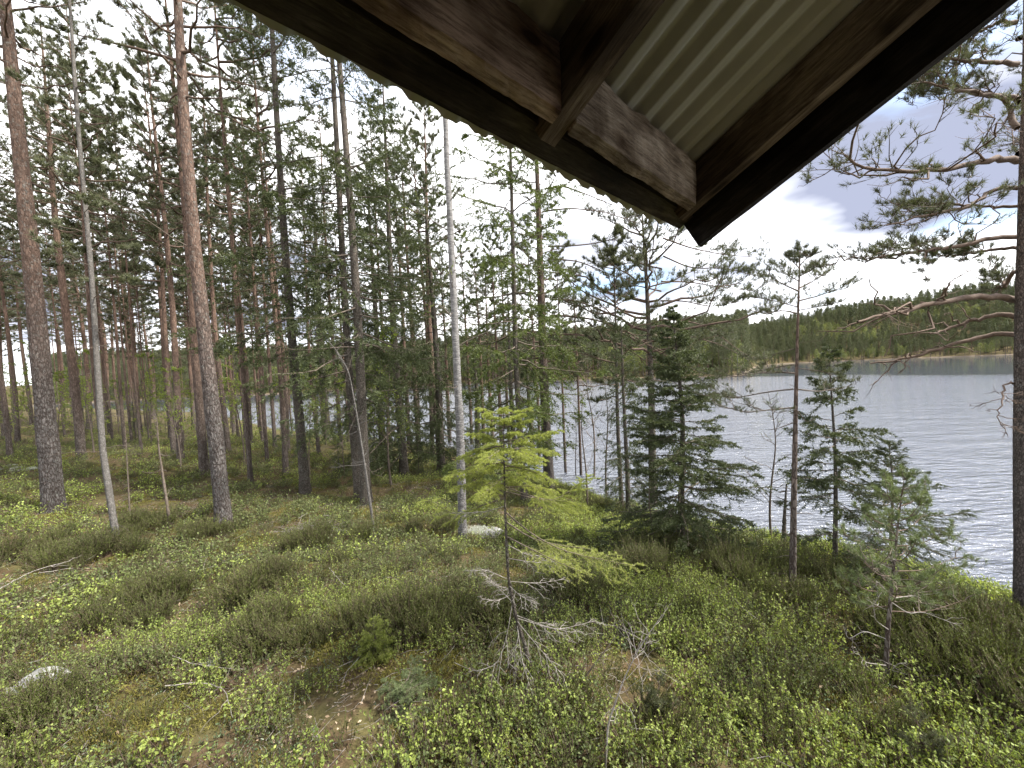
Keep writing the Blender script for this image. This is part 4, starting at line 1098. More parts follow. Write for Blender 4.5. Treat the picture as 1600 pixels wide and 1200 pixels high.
# slim pine on the brink, its few limbs all near the top and over the water
def brink_pine():
    p = spot(1238, 930); zd = depth_of(p); rng = np.random.default_rng(29)
    o = thing('pine_tree', 'slender lone pine on the brink with a sparse small top against the sky', 'tree', p)
    pts = [at_depth(1238, 945, zd) - p, at_depth(1240, 800, zd) - p, at_depth(1243, 650, zd) - p, at_depth(1246, 520, zd) - p, at_depth(1250, 394, zd) - p]
    path = smooth_path(pts, 60); mb = MB(); mb.tubes(path, np.linspace(px_radius(p, 13), 0.008, 60), 12, 0)
    dead_limbs(mb, path, path[:, 2], (0.5, 3.0), 7, 0.16, rng, 1, 0, 0.005)
    mb.build('trunk', [MAT['pine_bark_red'], MAT['twig']], o)
    for pts, leafy in [([(1240, 570, 0), (1205, 575, .1), (1160, 585, .2), (1110, 588, .3)], 1.1), ([(1241, 583, 0), (1200, 580, -.2), (1150, 588, -.4)], 1), ([(1240, 608, 0), (1200, 612, .1), (1150, 622, .2), (1105, 618, .3)], 1.3),
                ([(1239, 637, 0), (1205, 640, -.1), (1165, 645, -.2), (1120, 632, -.3)], 1.2), ([(1241, 545, 0), (1210, 553, .3), (1195, 570, .5)], .6), ([(1243, 608, 0), (1280, 612, .2), (1310, 606, .5)], .9), ([(1243, 575, 0), (1285, 580, -.1), (1315, 595, -.2)], .8),
                ([(1242, 637, 0), (1260, 660, -.1), (1272, 655, -.1)], 0), ([(1240, 660, 0), (1220, 668, 0), (1200, 672, 0)], 0),
                ([(1247, 480, 0), (1210, 470, .2), (1180, 465, .3)], 1), ([(1248, 470, 0), (1280, 462, .1), (1318, 448, .2)], 1), ([(1248, 455, 0), (1225, 445, -.3), (1200, 430, -.5)], 1), ([(1249, 450, 0), (1270, 440, .3), (1290, 425, .5)], 1),
                ([(1249, 440, 0), (1232, 430, .3), (1215, 415, .5)], 1), ([(1249, 432, 0), (1262, 425, -.3), (1280, 415, -.5)], 1), ([(1250, 420, 0), (1240, 410, .15), (1234, 402, .2)], 1), ([(1250, 415, 0), (1258, 405, -.1), (1266, 400, -.2)], 1),
                ([(1250, 405, 0), (1250, 398, .1), (1250, 392, .1)], 1), ([(1247, 490, 0), (1225, 485, -.3), (1195, 490, -.5)], 1), ([(1247, 485, 0), (1275, 480, -.3), (1300, 475, -.5)], .8)]:
        P = limb_from_px(pts, zd, p, 10); Ln = np.linalg.norm(np.diff(P, axis=0), axis=1).sum()
        b = MB(); b.tubes(P, np.linspace(0.013 if Ln > 0.7 else 0.008, 0.003, 10), 6, 0); lo = b.build('limb', [MAT['twig']], o)
        if leafy:
            fb = MB(); pine_foliage(fb, P[None], np.array([Ln * 1.25]), rng, LOD['near'], int(11 * leafy), 5, 0.2, tint=(0.2, 0.95))
            fb.build('foliage', [MAT['twig'], MAT['pine_needle']], lo)
brink_pine()

# ---- spruces and pines along the bank, from a few built kinds
def at(px, py, top=None):
    p = spot(px, py)
    return p, (px_height(p, *top) if top else None)
V_young = spruce_meshes(101, h=5.6, base=0.3, R=2.1, lod='mid', per_m=27, ns=15, r0=0.06, pw=0.9, dead=5, dlen=0.6, hang=0.1)
p, hh = at(1066, 857, (1060, 478)); plant_tree(V_young, 'spruce_tree', 'full dark green young spruce with boughs to the ground on the bank', 'tree', p, hh, px_radius(p, 13), 0.4)
V_layer = spruce_meshes(102, h=4.6, base=0.7, R=1.25, lod='mid', per_m=16, ns=12, r0=0.05, patch=0.26, pw=0.7, dead=5, dlen=0.5, hang=0.3)
p, hh = at(1305, 884, (1303, 540)); plant_tree(V_layer, 'spruce_tree', 'thin spruce with separate drooping tiers of branches at the water edge', 'tree', p, hh, px_radius(p, 10), 1.0)
V_small = spruce_meshes(103, h=2.7, base=0.1, R=1.5, lod='near', per_m=24, ns=12, r0=0.035, pw=0.85, dead=1, hang=0.1)
p, hh = at(1392, 918, (1391, 690)); plant_tree(V_small, 'spruce_sapling', 'small pointed spruce right behind the young pine', 'tree', p, hh, None, 2.0)
p = spot(1140, 880); plant_tree(V_small, 'spruce_sapling', 'low dense spruce bush at the foot of the full young spruce', 'tree', p, 0.7, None, 0.3)

V_tall = [spruce_meshes(110 + i, h=15, base=1.6 + i * 0.4, R=2.2, lod='mid', per_m=8.0, ns=12, keep=0.8, patch=0.30, r0=0.14, dead=7, dlen=1.7, pw=0.5, hang=0.4) for i in range(2)]
V_tall.append(V_tall[0])
V_dense = [spruce_meshes(120 + i, h=11, base=0.5, R=2.05, lod='mid', per_m=10, ns=11, r0=0.12, patch=0.14, pw=0.6, dead=5, dlen=1.3, hang=0.42) for i in range(2)]
V_dense.append(V_dense[0])
V_light = spruce_meshes(127, h=11, base=1.4, R=2.1, lod='mid', per_m=9, ns=13, r0=0.09, patch=0.2, pw=0.45, dead=5, dlen=1.0, hang=0.35, needle='spruce_mid')
for (px, py, w, v, hgt, lab) in [
    (477, 770, 18, V_tall[0], 21, 'tall spruce with a bare dark trunk and ragged branches, nearest the brush pile'),
    (561, 782, 15, V_tall[1], 21, 'dark spruce, the thinner of two trunks touching each other'),
    (573, 788, 19, V_tall[2], 19, 'dark spruce, the thicker of two trunks touching each other'),
    (513, 690, 14, V_tall[1], 21, 'tall ragged spruce standing behind the pair of touching trunks'),
    (632, 745, 15, V_dense[0], 17, 'bushy dark spruce with boughs hanging to the ground behind the birch'),
    (600, 728, 13, V_dense[1], 15, 'bushy dark spruce between the paired trunks and the red twin pines'),
    (690, 738, 14, V_dense[2], 14, 'drooping dark spruce at the foot of the red twin pines'),
    (748, 700, 12, V_dense[0], 8.5, 'light boughed spruce at the shore beyond the birch'),
    (820, 786, 11, V_light, 16, 'spruce with long drooping light green boughs between birch and bank pine'),
    (806, 735, 10, V_tall[0], 11, 'thin ragged spruce near the water behind the light green drooping spruce'),
    (832, 715, 10, V_dense[1], 9, 'narrow dark spruce close beside the bank pine'),
    (982, 812, 9, V_dense[0], 6.5, 'slim mossy spruce with dangling boughs beside the full young spruce')]:
    p = spot(px, py)
    plant_tree(v, 'spruce_tree', lab, 'tree', p, hgt, px_radius(p, w), float(RNG.random() * 6))
V_bank = [pine_meshes(130 + i, h=14, cb=6.0, spread=2.6, lod='mid', per_m=5, bark='pine_bark_red', ns=9, ntf=7, dead=1.5) for i in range(2)]
V_bank.append(V_bank[0])
p, hh = at(1021, 790, (1035, 345)); plant_tree(pine_meshes(140, h=9.0, cb=3.9, spread=3.4, lod='mid', per_m=7.5, bark='spruce_bark', ns=10, ntf=7, dead=1), 'pine_tree', 'broad crowned pine rising behind the full young spruce', 'tree', p, hh * 1.1, px_radius(p, 15), 0.6)
bp_ = [t for t in bpy.data.objects if t.get('label', '').startswith('broad crowned pine')][0]
def broad_limbs(o):
    p = np.array(o.location); zd = depth_of(p); rng = np.random.default_rng(404)
    s = o.scale[0]; q = Matrix.Rotation(-o.rotation_euler[2], 3, 'Z')
    for pts in [[(1036, 372, 0), (1080, 388, .3), (1130, 398, .6), (1182, 402, .8)], [(1036, 400, 0), (1080, 420, -.3), (1130, 418, -.6), (1185, 432, -.8)], [(1034, 440, 0), (1075, 440, .5), (1120, 448, .9), (1180, 455, 1.2)],
                [(1032, 470, 0), (1070, 470, -.4), (1110, 480, -.8), (1160, 470, -1)], [(1030, 500, 0), (1070, 500, .2), (1110, 512, .3), (1150, 545, .4), (1180, 562, .5)], [(1030, 520, 0), (1080, 525, .6), (1130, 540, 1), (1165, 560, 1.2)],
                [(1034, 420, 0), (990, 410, .4), (950, 415, .8)], [(1033, 455, 0), (990, 445, -.4), (955, 455, -.8)]]:
        P = limb_from_px(pts, zd, p, 12); Ln = np.linalg.norm(np.diff(P, axis=0), axis=1).sum()
        P = np.array([q @ Vector(v) for v in P]) / s
        mb = MB(); mb.tubes(P, np.linspace(0.035, 0.008, 12) / s, 6, 0)
        lo = mb.build('limb', [MAT['red_twig']], o)
        fb = MB(); pine_foliage(fb, P[None], np.array([Ln * 0.9 / s]), rng, LOD['mid'], 20, 8, 0.3, tint=(0.1, 0.8)); fb.build('foliage', [MAT['twig'], MAT['pine_needle']], lo)
broad_limbs(bp_)
p, hh = at(972, 800, (975, 360)); plant_tree(pine_meshes(141, h=8, cb=3.2, spread=1.7, lod='mid', per_m=9, bark='spruce_bark', ns=8, ntf=7, dead=3, dlen=0.8), 'pine_tree', 'narrow bluish pine between the bank pine and the full young spruce', 'tree', p, hh, px_radius(p, 8), 0.6)
for px, py, w, hgt, i, lab in [(688, 722, 12, 20, 0, 'red trunked pine, thicker one of the twin pines behind the birch'), (676, 716, 8, 19, 1, 'red trunked pine, thinner one of the twin pines behind the birch'),
                         (784, 716, 7, 15, 2, 'thin dark pine on the shore between birch and bank pine'), (770, 690, 7, 16, 0, 'thin straight pine at the water between birch and bank pine'),
                         (655, 692, 6, 18, 0, 'very slim pine at the water just outside the red twin pines'), (703, 690, 7, 17, 1, 'slim pine at the shore half hidden by the birch'), (737, 693, 6, 18, 0, 'slim pine at the shore next to the birch on its lake side'),
                         (757, 705, 7, 15, 1, 'thin dark crooked pine between birch and the light drooping spruce'), (797, 708, 6, 17, 0, 'thin pine trunk behind the light drooping spruce'), (842, 712, 6, 16, 1, 'thin pine close behind the bank pine'),
                         (884, 738, 5, 13, 0, 'thin pine at the water under the long bare limbs'), (908, 742, 5, 12, 1, 'slim small crowned pine beside the bare alders'),
                         (640, 700, 8, 20, 1, 'slim pine behind the bushy dark spruces')]:
    p = spot(px, py); plant_tree(V_bank[i], 'pine_tree', lab, 'tree', p, hgt, px_radius(p, w), float(RNG.random() * 6))

# bare alders and saplings by the water
V_bare = [sapling_meshes(150 + i, h=4.6, r0=0.04, nb=22, leaf=2 if i else 1, lsize=0.022, spread=0.24) for i in range(3)]
for i, (px, py, top, lab) in enumerate([(928, 745, (905, 560), 'bare dark alder, first of two beside the bank pine'), (948, 775, (930, 580), 'bare dark alder, second of two beside the bank pine'),
                         (1206, 855, (1199, 610), 'bare alder sapling standing in front of the lake beside the broken stump'), (900, 742, (893, 640), 'small bare sapling leaning at the shore'),
                         (1022, 862, (1016, 700), 'thin dark stick of a sapling in front of the full young spruce'), (918, 800, (910, 600), 'leafing sapling on the bank under the long bare limbs')]):
    p, hh = at(px, py, top); plant_tree(V_bare[i % 3], 'alder_sapling', lab, 'tree', p, hh, None, i * 1.3)
def dead_pole(px_pts, label, wpx, twigs, mat='dead_twig', name='dead_sapling', curl=0.5):
    p = spot(*px_pts[0]); zd = depth_of(p); rng = np.random.default_rng(int(px_pts[0][0]))
    o = thing(name, label, 'tree', p)
    pts = [(px_pts[0][0], px_pts[0][1] + 12, 0)] + [(a, b, 0) for a, b in px_pts]
    P = limb_from_px(pts, zd, p, 40); r = px_radius(p, wpx)
    mb = MB(); mb.tubes(P, np.linspace(r, r * 0.22, 40) * (1 + 0.08 * rng.normal(size=40)), 9, 0); mb.build('trunk', [MAT[mat]], o)
    t = rng.uniform(0.35, 1, (1, twigs)); q, tg = lerp_on(P[None], t)
    Q = curve_pts(q[0], unit(tg[0] * 0.3 + rng.normal(size=(twigs, 3))), rng.uniform(0.1, curl, twigs), 6, 0, 0.12, rng)
    for j in range(twigs):
        tb = MB(); tb.tubes(Q[j:j + 1], taper(np.full(1, r * 0.25), 6, 0.3), 4, 0)
        t = rng.uniform(0.3, 1, (1, 4)); q, tg = lerp_on(Q[j:j + 1], t)
        tb.tubes(curve_pts(q.reshape(-1, 3), unit(tg + rng.normal(size=tg.shape) * 0.6).reshape(-1, 3), rng.uniform(0.03, curl * 0.5, 4), 4, 0, 0.15, rng), taper(np.full(4, r * 0.12), 4), 3, 0)
        tb.build('branch', [MAT[mat]], o)
dead_pole([(585, 833), (572, 740), (558, 650), (545, 580), (528, 550), (512, 532)], 'bent whitish dead sapling arching over in front of the paired spruce trunks', 5.0, 16, 'grey_bark', curl=0.6)
dead_pole([(267, 828), (257, 760), (248, 700), (245, 655)], 'short dead stick of a sapling beside the scaly straight pine', 7, 12, 'twig', curl=0.35)
dead_pole([(204, 826), (200, 750), (197, 690), (195, 665)], 'thin dead sapling between slim grey trunk and scaly straight pine', 4, 10, 'twig', curl=0.35)
dead_pole([(1224, 858), (1226, 800), (1229, 756)], 'broken off dark dead stump standing at the water edge', 10, 5, 'spruce_bark', 'tree_stump', 0.2)
dead_pole([(945, 1215), (950, 1130), (975, 1060), (1000, 1010), (1035, 960)], 'bare whitish shrub with forking twigs in the blueberry bushes', 3.8, 26, name='bare_shrub', curl=0.34)
dead_pole([(905, 1070), (935, 1030), (962, 995)], 'dark leaning dead twig beside the bare whitish shrub', 4, 4, 'twig', 'dead_twig', 0.15)

# ---- the pine stand at the back left
V_far = [pine_meshes(200 + i, h=17, cb=7.0 + 1.2 * (i % 3), spread=2.3 + 0.3 * (i % 2), lod='far' if i > 2 else 'mid', per_m=4.6, bark='pine_bark_red', dead=2.5, r0=0.13, ns=8, ntf=6, k=8) for i in range(6)]
stand = [(215, 668, 15), (140, 672, 12), (168, 660, 13), (16, 676, 12), (357, 708, 11), (392, 757, 9), (268, 690, 10), (303, 672, 8), (50, 665, 9), (240, 655, 8), (430, 700, 7), (418, 722, 7), (450, 705, 8), (332, 690, 7), (384, 688, 6), (186, 650, 7), (100, 655, 8), (405, 668, 5), (366, 676, 6), (80, 668, 7), (532, 700, 8), (545, 690, 6), (655, 715, 8), (610, 705, 7), (28, 690, 10)]
n = 0
LB_STAND = 'red brown pine trunk in the pine stand behind the big left pines'
OWN = {392: 'thin dark trunked pine standing between the scaly straight pine and the tall ragged spruce', 357: 'red pine trunk right beside the scaly straight pine on its lake side',
       215: 'stout pine seen between the slim grey trunk and the slender leaning red pine'}
for px, py, w in stand:
    p = spot(px, py)
    if px in OWN:
        plant_tree(V_far[n % 3], 'pine_tree', OWN[px], 'tree', p, 20, px_radius(p, w), float(RNG.random() * 6)); n += 1
        continue
    plant_tree(V_far[n % 3], 'pine_tree', LB_STAND, 'tree', p, 18 + 4 * float(RNG.random()), px_radius(p, w), float(RNG.random() * 6), 'pines in the stand behind the big pines'); n += 1
cnt = 0; tries = 0
while cnt < 92 and tries < 4000:
    tries += 1
    y = RNG.uniform(13, 58); x = RNG.uniform(-1.45 * y, -0.46 * y)
    if shore_dist(np.array([x]), np.array([y]))[0] < 1.5 or min(math.hypot(x - a, y - b) for a, b in taken) < 1.5 + y * 0.012:
        continue
    taken.append((x, y)); cnt += 1
    v = V_far[int(RNG.integers(0, 6))]
    plant_tree(v, 'pine_tree', 'slender distant pine deep in the forest beyond the mossy clearing', 'tree', (x, y, h1(x, y)), float(RNG.uniform(15, 22)), float(RNG.uniform(0.06, 0.13)), float(RNG.random() * 6), 'pines deep in the forest')
# thin understorey: small spruces and leafing birch saplings among the pines
V_leafy = [sapling_meshes(170 + i, h=4.5, r0=0.03, nb=30, leaf=8, lsize=0.055, spread=0.24, start=0.15) for i in range(3)]
cnt = 0
while cnt < 48:
    y = RNG.uniform(13, 38); x = RNG.uniform(-1.4 * y, -0.3 * y)
    if shore_dist(np.array([x]), np.array([y]))[0] < 1.5 or min(math.hypot(x - a, y - b) for a, b in taken) < 1.0:
        continue
    taken.append((x, y)); cnt += 1
    plant_tree(V_leafy[cnt % 3], 'birch_sapling', 'light green leafing birch sapling among the pine trunks', 'tree', (x, y, h1(x, y)), float(RNG.uniform(2.5, 6)), None, float(RNG.random() * 6), 'leafing saplings under the pines')
for k, (px, py, hgt) in enumerate([(212, 690, 2.6), (232, 672, 2.2), (345, 700, 1.8), (448, 738, 1.5), (590, 745, 2.0), (655, 748, 2.2), (530, 742, 2.4)]):
    p = spot(px, py); plant_tree(V_dense[k % 3], 'spruce_sapling', 'small shaded spruce growing in the undergrowth below the tall trees', 'tree', p, hgt, 0.02, float(k), 'undergrowth spruces')

# ------------------------------------------------------------------ scattering for what nobody could count
def scatter(name, label, pts, rot, scl, idx, meshes, cat=None):
    """one object: a point cloud that carries the plants"""
    src = bpy.data.collections.new(name + '_kinds')
    for i, me in enumerate(meshes):
        o = bpy.data.objects.new('%s_%02d' % (name, i), me); src.objects.link(o)
    me = bpy.data.meshes.new(name)
    me.vertices.add(len(pts)); me.vertices.foreach_set('co', np.asarray(pts, np.float32).ravel())
    for nm, typ, val in (('rotv', 'FLOAT_VECTOR', rot), ('scl', 'FLOAT', scl), ('kidx', 'INT', idx)):
        a = me.attributes.new(nm, typ, 'POINT')
        a.data.foreach_set('vector' if typ == 'FLOAT_VECTOR' else 'value', np.asarray(val, np.int32 if typ == 'INT' else np.float32).ravel())
    me.update()
    g = bpy.data.node_groups.new(name + '_nodes', 'GeometryNodeTree')
    g.interface.new_socket('Geometry', in_out='INPUT', socket_type='NodeSocketGeometry')
    g.interface.new_socket('Geometry', in_out='OUTPUT', socket_type='NodeSocketGeometry')
    gi = g.nodes.new('NodeGroupInput'); go = g.nodes.new('NodeGroupOutput')
    ci = g.nodes.new('GeometryNodeCollectionInfo'); ci.inputs['Collection'].default_value = src
    ci.inputs['Separate Children'].default_value = True; ci.inputs['Reset Children'].default_value = True
    ip = g.nodes.new('GeometryNodeInstanceOnPoints'); ip.inputs['Pick Instance'].default_value = True
    def attr(nm, typ):
        a = g.nodes.new('GeometryNodeInputNamedAttribute'); a.data_type = typ; a.inputs['Name'].default_value = nm; return a.outputs['Attribute']
    l = g.links.new
    l(gi.outputs[0], ip.inputs['Points']); l(ci.outputs[0], ip.inputs['Instance'])
    l(attr('kidx', 'INT'), ip.inputs['Instance Index']); l(attr('rotv', 'FLOAT_VECTOR'), ip.inputs['Rotation']); l(attr('scl', 'FLOAT'), ip.inputs['Scale'])
    l(ip.outputs[0], go.inputs[0])
    o = link(name, me)
    md = o.modifiers.new('scatter', 'NODES'); md.node_group = g
    return tag(o, label, cat, None, 'stuff')

# ---- forest on the far shores
def far_forest():
    rng = np.random.default_rng(314)
    meshes = []
    for i in range(3):   # pines, spruces, light birches, each trunk and crown in one small mesh
        rr = np.random.default_rng(400 + i); h = 14.0
        mb = MB(); P, z = trunk_tube(mb, h, 0.22, rr, k=5, n=12)
        T = 34; zz = np.linspace(5.5 + i, h - 0.3, T); f = (zz - zz[0]) / (h - zz[0]); az = np.arange(T) * 2.4
        Ls = 2.2 * ((1 - f) ** 0.6 + 0.15) * rr.uniform(0.5, 1.1, T); el = np.radians(5 + 40 * f)
        Q = curve_pts(np.stack([0 * zz, 0 * zz, zz], -1), np.stack([np.cos(az) * np.cos(el), np.sin(az) * np.cos(el), np.sin(el)], -1), Ls, 4, 0.1, 0.08, rr)
        t = rr.uniform(0.3, 1, (T, 9)); q, tg = lerp_on(Q, t); q = q.reshape(-1, 3) + rr.normal(size=(T * 9, 3)) * 0.25
        tufts(mb, q, unit(tg.reshape(-1, 3) + [0, 0, 0.6]), 6, 0.5, 0.14, rr, 1, 1.1)
        meshes.append(mb.mesh('far_pine', [MAT['pine_bark_red'], MAT['pine_needle']]))
    for i in range(2):
        rr = np.random.default_rng(420 + i); h = 14.0
        mb = MB(); trunk_tube(mb, h, 0.2, rr, k=5, n=12)
        T = 130; zz = np.linspace(0.8, h - 0.1, T); f = zz / h; az = np.arange(T) * 2.4
        Ls = 2.3 * (1 - f) ** 0.9 * rr.uniform(0.7, 1.1, T) + 0.1
        d = unit(np.stack([np.cos(az), np.sin(az), np.full(T, -0.25)], -1))
        Q = curve_pts(np.stack([0 * zz, 0 * zz, zz], -1), d, Ls, 4, 0.2, 0.05, rr)
        brush(mb, Q, 16, 0.5, 0.15, rr, 1, 0.1)
        meshes.append(mb.mesh('far_spruce', [MAT['spruce_bark'], MAT['spruce_needle']]))
    for i in range(2):
        rr = np.random.default_rng(440 + i); h = 9.0
        mb = MB(); trunk_tube(mb, h, 0.12, rr, k=5, n=12, mat=0)
        n = 900; a = rr.random(n) * 6.283; zc = rr.uniform(0.22, 1.0, n); rad = 2.0 * np.sin(zc * 3.0).clip(0.1) ** 0.7 * rr.random(n) ** 0.5
        q = np.stack([rad * np.cos(a), rad * np.sin(a), zc * h], -1)
        mb.leaves(q, unit(rr.normal(size=(n, 3))), rr.uniform(0.2, 0.42, n), 0.22, rr, 1, rr.random(n))
        meshes.append(mb.mesh('far_birch', [MAT['birch_bark'], MAT['far_leaf']]))
    pts, idx, scl = [], [], []
    for k in range(26000):
        th = math.radians(rng.uniform(-50, 75)); fd = rng.random() ** 1.35 * 260
        r = float(far_R(np.array([th]))[0]) + fd + rng.normal() * 2
        if r > 760:
            continue
        x, y = r * math.sin(th), r * math.cos(th)
        pts.append((x, y)); 
    pts = np.array(pts)
    z = height(pts[:, 0], pts[:, 1]); ok = z > 0.35
    # keep about one tree per 14 square metres
    key = np.floor(pts / 3.7).astype(int); _, ui = np.unique(key[:, 0] * 100003 + key[:, 1], return_index=True)
    sel = np.zeros(len(pts), bool); sel[ui] = True; ok &= sel
    pts = pts[ok]; z = z[ok]; n = len(pts)
    kind = fbm(pts[:, 0] / 40, pts[:, 1] / 40, 77, 2); u = rng.random(n)
    idx = np.where(u < 0.62, rng.integers(0, 3, n), rng.integers(3, 5, n))
    low = z < 2.5 + 2 * rng.random(n)
    idx = np.where((kind > 0.58) & (u > 0.35) | (low & (u > 0.8)), rng.integers(5, 7, n), idx)
    scl = np.where(idx >= 5, rng.uniform(0.7, 1.35, n), rng.uniform(0.55, 1.25, n)) * np.where(low, 0.75, 1.0) * np.where(np.arctan2(pts[:, 0], pts[:, 1]) < math.radians(31.5), 1.35, 1.0)
    rot = np.stack([rng.normal(size=n) * 0.03, rng.normal(size=n) * 0.03, rng.random(n) * 6.283], -1)
    scatter('distant_forest', 'mixed green forest covering the hills across the lake', np.column_stack([pts, z - 0.2]), rot, scl, idx, meshes, 'forest')
MAT['far_leaf'] = foliage('far_birch_leaf', (0.10, 0.125, 0.045), (0.21, 0.235, 0.075), 0.3, hue=0.5)
far_forest()

# ---- ground cover
def sprig_plant(seed, stems, h, leaves, lsize, lmat, smat, spread=0.5, lw=0.62, lean=0.35, up=0.6):
    rng = np.random.default_rng(seed); mb = MB()
    az = rng.random(stems) * 6.283; rad = spread * 0.35 * h * rng.random(stems) ** 0.5
    st = np.stack([rad * np.cos(az), rad * np.sin(az), np.full(stems, -0.03)], -1)
    d = unit(np.stack([np.cos(az) * lean * rng.random(stems), np.sin(az) * lean * rng.random(stems), np.ones(stems)], -1) + rng.normal(size=(stems, 3)) * 0.12)
    Ls = h * rng.uniform(0.6, 1.15, stems)
    Q = curve_pts(st, d, Ls, 5, 0, 0.1, rng)
    nb = 3
    t = rng.uniform(0.3, 0.8, (stems, nb)); q, tg = lerp_on(Q, t)
    Q2 = curve_pts(q.reshape(-1, 3), unit(tg + rng.normal(size=tg.shape) * 0.5).reshape(-1, 3), np.repeat(Ls, nb) * rng.uniform(0.2, 0.45, stems * nb), 5, 0.1, 0.1, rng)
    mb.tubes(Q[:, ::2], taper(np.full(stems, 0.0022), 3, 0.5), 3, 0); mb.tubes(Q2[:, ::2], taper(np.full(len(Q2), 0.0014), 3, 0.5), 3, 0)
    A = np.concatenate([Q, Q2]); m = max(2, leaves // len(A))
    t = rng.uniform(0.25, 1.0, (len(A), m)); q, tg = lerp_on(A, t); q = q.reshape(-1, 3)
    dl = unit(tg.reshape(-1, 3) * 0.55 + rng.normal(size=q.shape) * 0.6)
    mb.leaves(q, dl, lsize * rng.uniform(0.6, 1.2, len(q)), lsize * lw, rng, 1, np.clip(0.5 + 0.25 * rng.normal(size=len(q)), 0, 1), up)
    return mb.mesh('sprig', [MAT[smat], MAT[lmat]])
def heather_mesh(seed, stems=46, h=0.36, bl=16):
    rng = np.random.default_rng(seed); mb = MB()
    az = rng.random(stems) * 6.283; rd = rng.random(stems) ** 0.6
    st = np.stack([0.09 * rd * np.cos(az), 0.09 * rd * np.sin(az), np.full(stems, -0.03)], -1)
    d = unit(np.stack([0.55 * rd * np.cos(az), 0.55 * rd * np.sin(az), np.ones(stems)], -1) + rng.normal(size=(stems, 3)) * 0.10)
    Ls = h * rng.uniform(0.65, 1.1, stems)
    Q = curve_pts(st, d, Ls, 5, 0.05, 0.08, rng)
    t = rng.uniform(0.35, 0.8, (stems, 4)); q, tg = lerp_on(Q, t)
    Q2 = curve_pts(q.reshape(-1, 3), unit(tg + rng.normal(size=tg.shape) * 0.28 + [0, 0, 0.2]).reshape(-1, 3), np.repeat(Ls, 4) * rng.uniform(0.2, 0.45, stems * 4), 3, 0.1, 0.06, rng)
    mb.tubes(Q[:, ::2], taper(np.full(stems, 0.0022), 3, 0.5), 3, 0)
    mb.tubes(Q2[:, ::2], taper(np.full(len(Q2), 0.0013), 2, 0.6), 3, 0)
    brush(mb, Q, bl * 4.5, 0.014, 0.0075, rng, 1, 0.35, lean=1.1, tint=(0.1, 0.9)); brush(mb, Q2, bl * 9, 0.014, 0.0075, rng, 1, 0.0, lean=1.1, tint=(0.2, 1.0))
    return mb.mesh('heather', [MAT['heather_stem'], MAT['heather']])
def lichen_mesh(seed, n=420):
    rng = np.random.default_rng(seed); mb = MB()
    a = rng.random(n) * 6.283; r = 0.16 * rng.random(n) ** 0.5
    p = np.stack([r * np.cos(a), r * np.sin(a), 0.035 * (1 - (r / 0.17) ** 2) * rng.random(n)], -1)
    mb.blades(p, unit(rng.normal(size=(n, 3)) + [0, 0, 0.5]), rng.uniform(0.012, 0.035, n), 0.006, rng, 0, rng.random(n))
    return mb.mesh('lichen', [MAT['lichen']])
def moss_mesh(seed, n=420):
    rng = np.random.default_rng(seed); mb = MB()
    a = rng.random(n) * 6.283; r = 0.2 * rng.random(n) ** 0.5
    p = np.stack([r * np.cos(a), r * np.sin(a), 0.05 * (1 - (r / 0.21) ** 2)], -1)
    mb.blades(p, unit(rng.normal(size=(n, 3)) * 0.6 + [0, 0, 0.9]), rng.uniform(0.014, 0.035, n), 0.007, rng, 0, rng.random(n))
    return mb.mesh('moss', [MAT['moss']])
def litter_mesh(seed, n=26):
    rng = np.random.default_rng(seed); mb = MB()
    p = np.column_stack([rng.normal(size=(n, 2)) * 0.16, rng.uniform(0.0, 0.03, n)])
    mb.leaves(p, unit(rng.normal(size=(n, 3)) * [1, 1, 0.3]), rng.uniform(0.015, 0.05, n), 0.02, rng, 0, rng.random(n), 1.0)
    m = 16; q = np.column_stack([rng.normal(size=(m, 2)) * 0.2, rng.uniform(0.005, 0.05, m)])
    Q = curve_pts(q, unit(rng.normal(size=(m, 3)) * [1, 1, 0.15]), rng.uniform(0.06, 0.3, m), 4, 0, 0.1, rng)
    mb.tubes(Q, taper(np.full(m, 0.0022), 4), 3, 1)
    return mb.mesh('litter', [MAT['dry'], MAT['dead_twig']])
def samples(rng, dens, rmax, rmin=0.9):
    """random ground points around the cabin and down the slope, thinning with distance; dens(r) per square metre"""
    rs = np.geomspace(rmin, rmax, 60); out = []
    for a, b in zip(rs[:-1], rs[1:]):
        n = rng.poisson(dens(0.5 * (a + b)) * math.radians(144) / 2 * (b * b - a * a))
        r = np.sqrt(rng.uniform(a * a, b * b, n)); th = np.radians(rng.uniform(-72, 72, n))
        out.append(np.column_stack([r * np.sin(th), r * np.cos(th)]))
    p = np.concatenate(out)
    d = shore_dist(p[:, 0], p[:, 1])
    p = p[d > 0.3]
    return np.column_stack([p, height(p[:, 0], p[:, 1])])
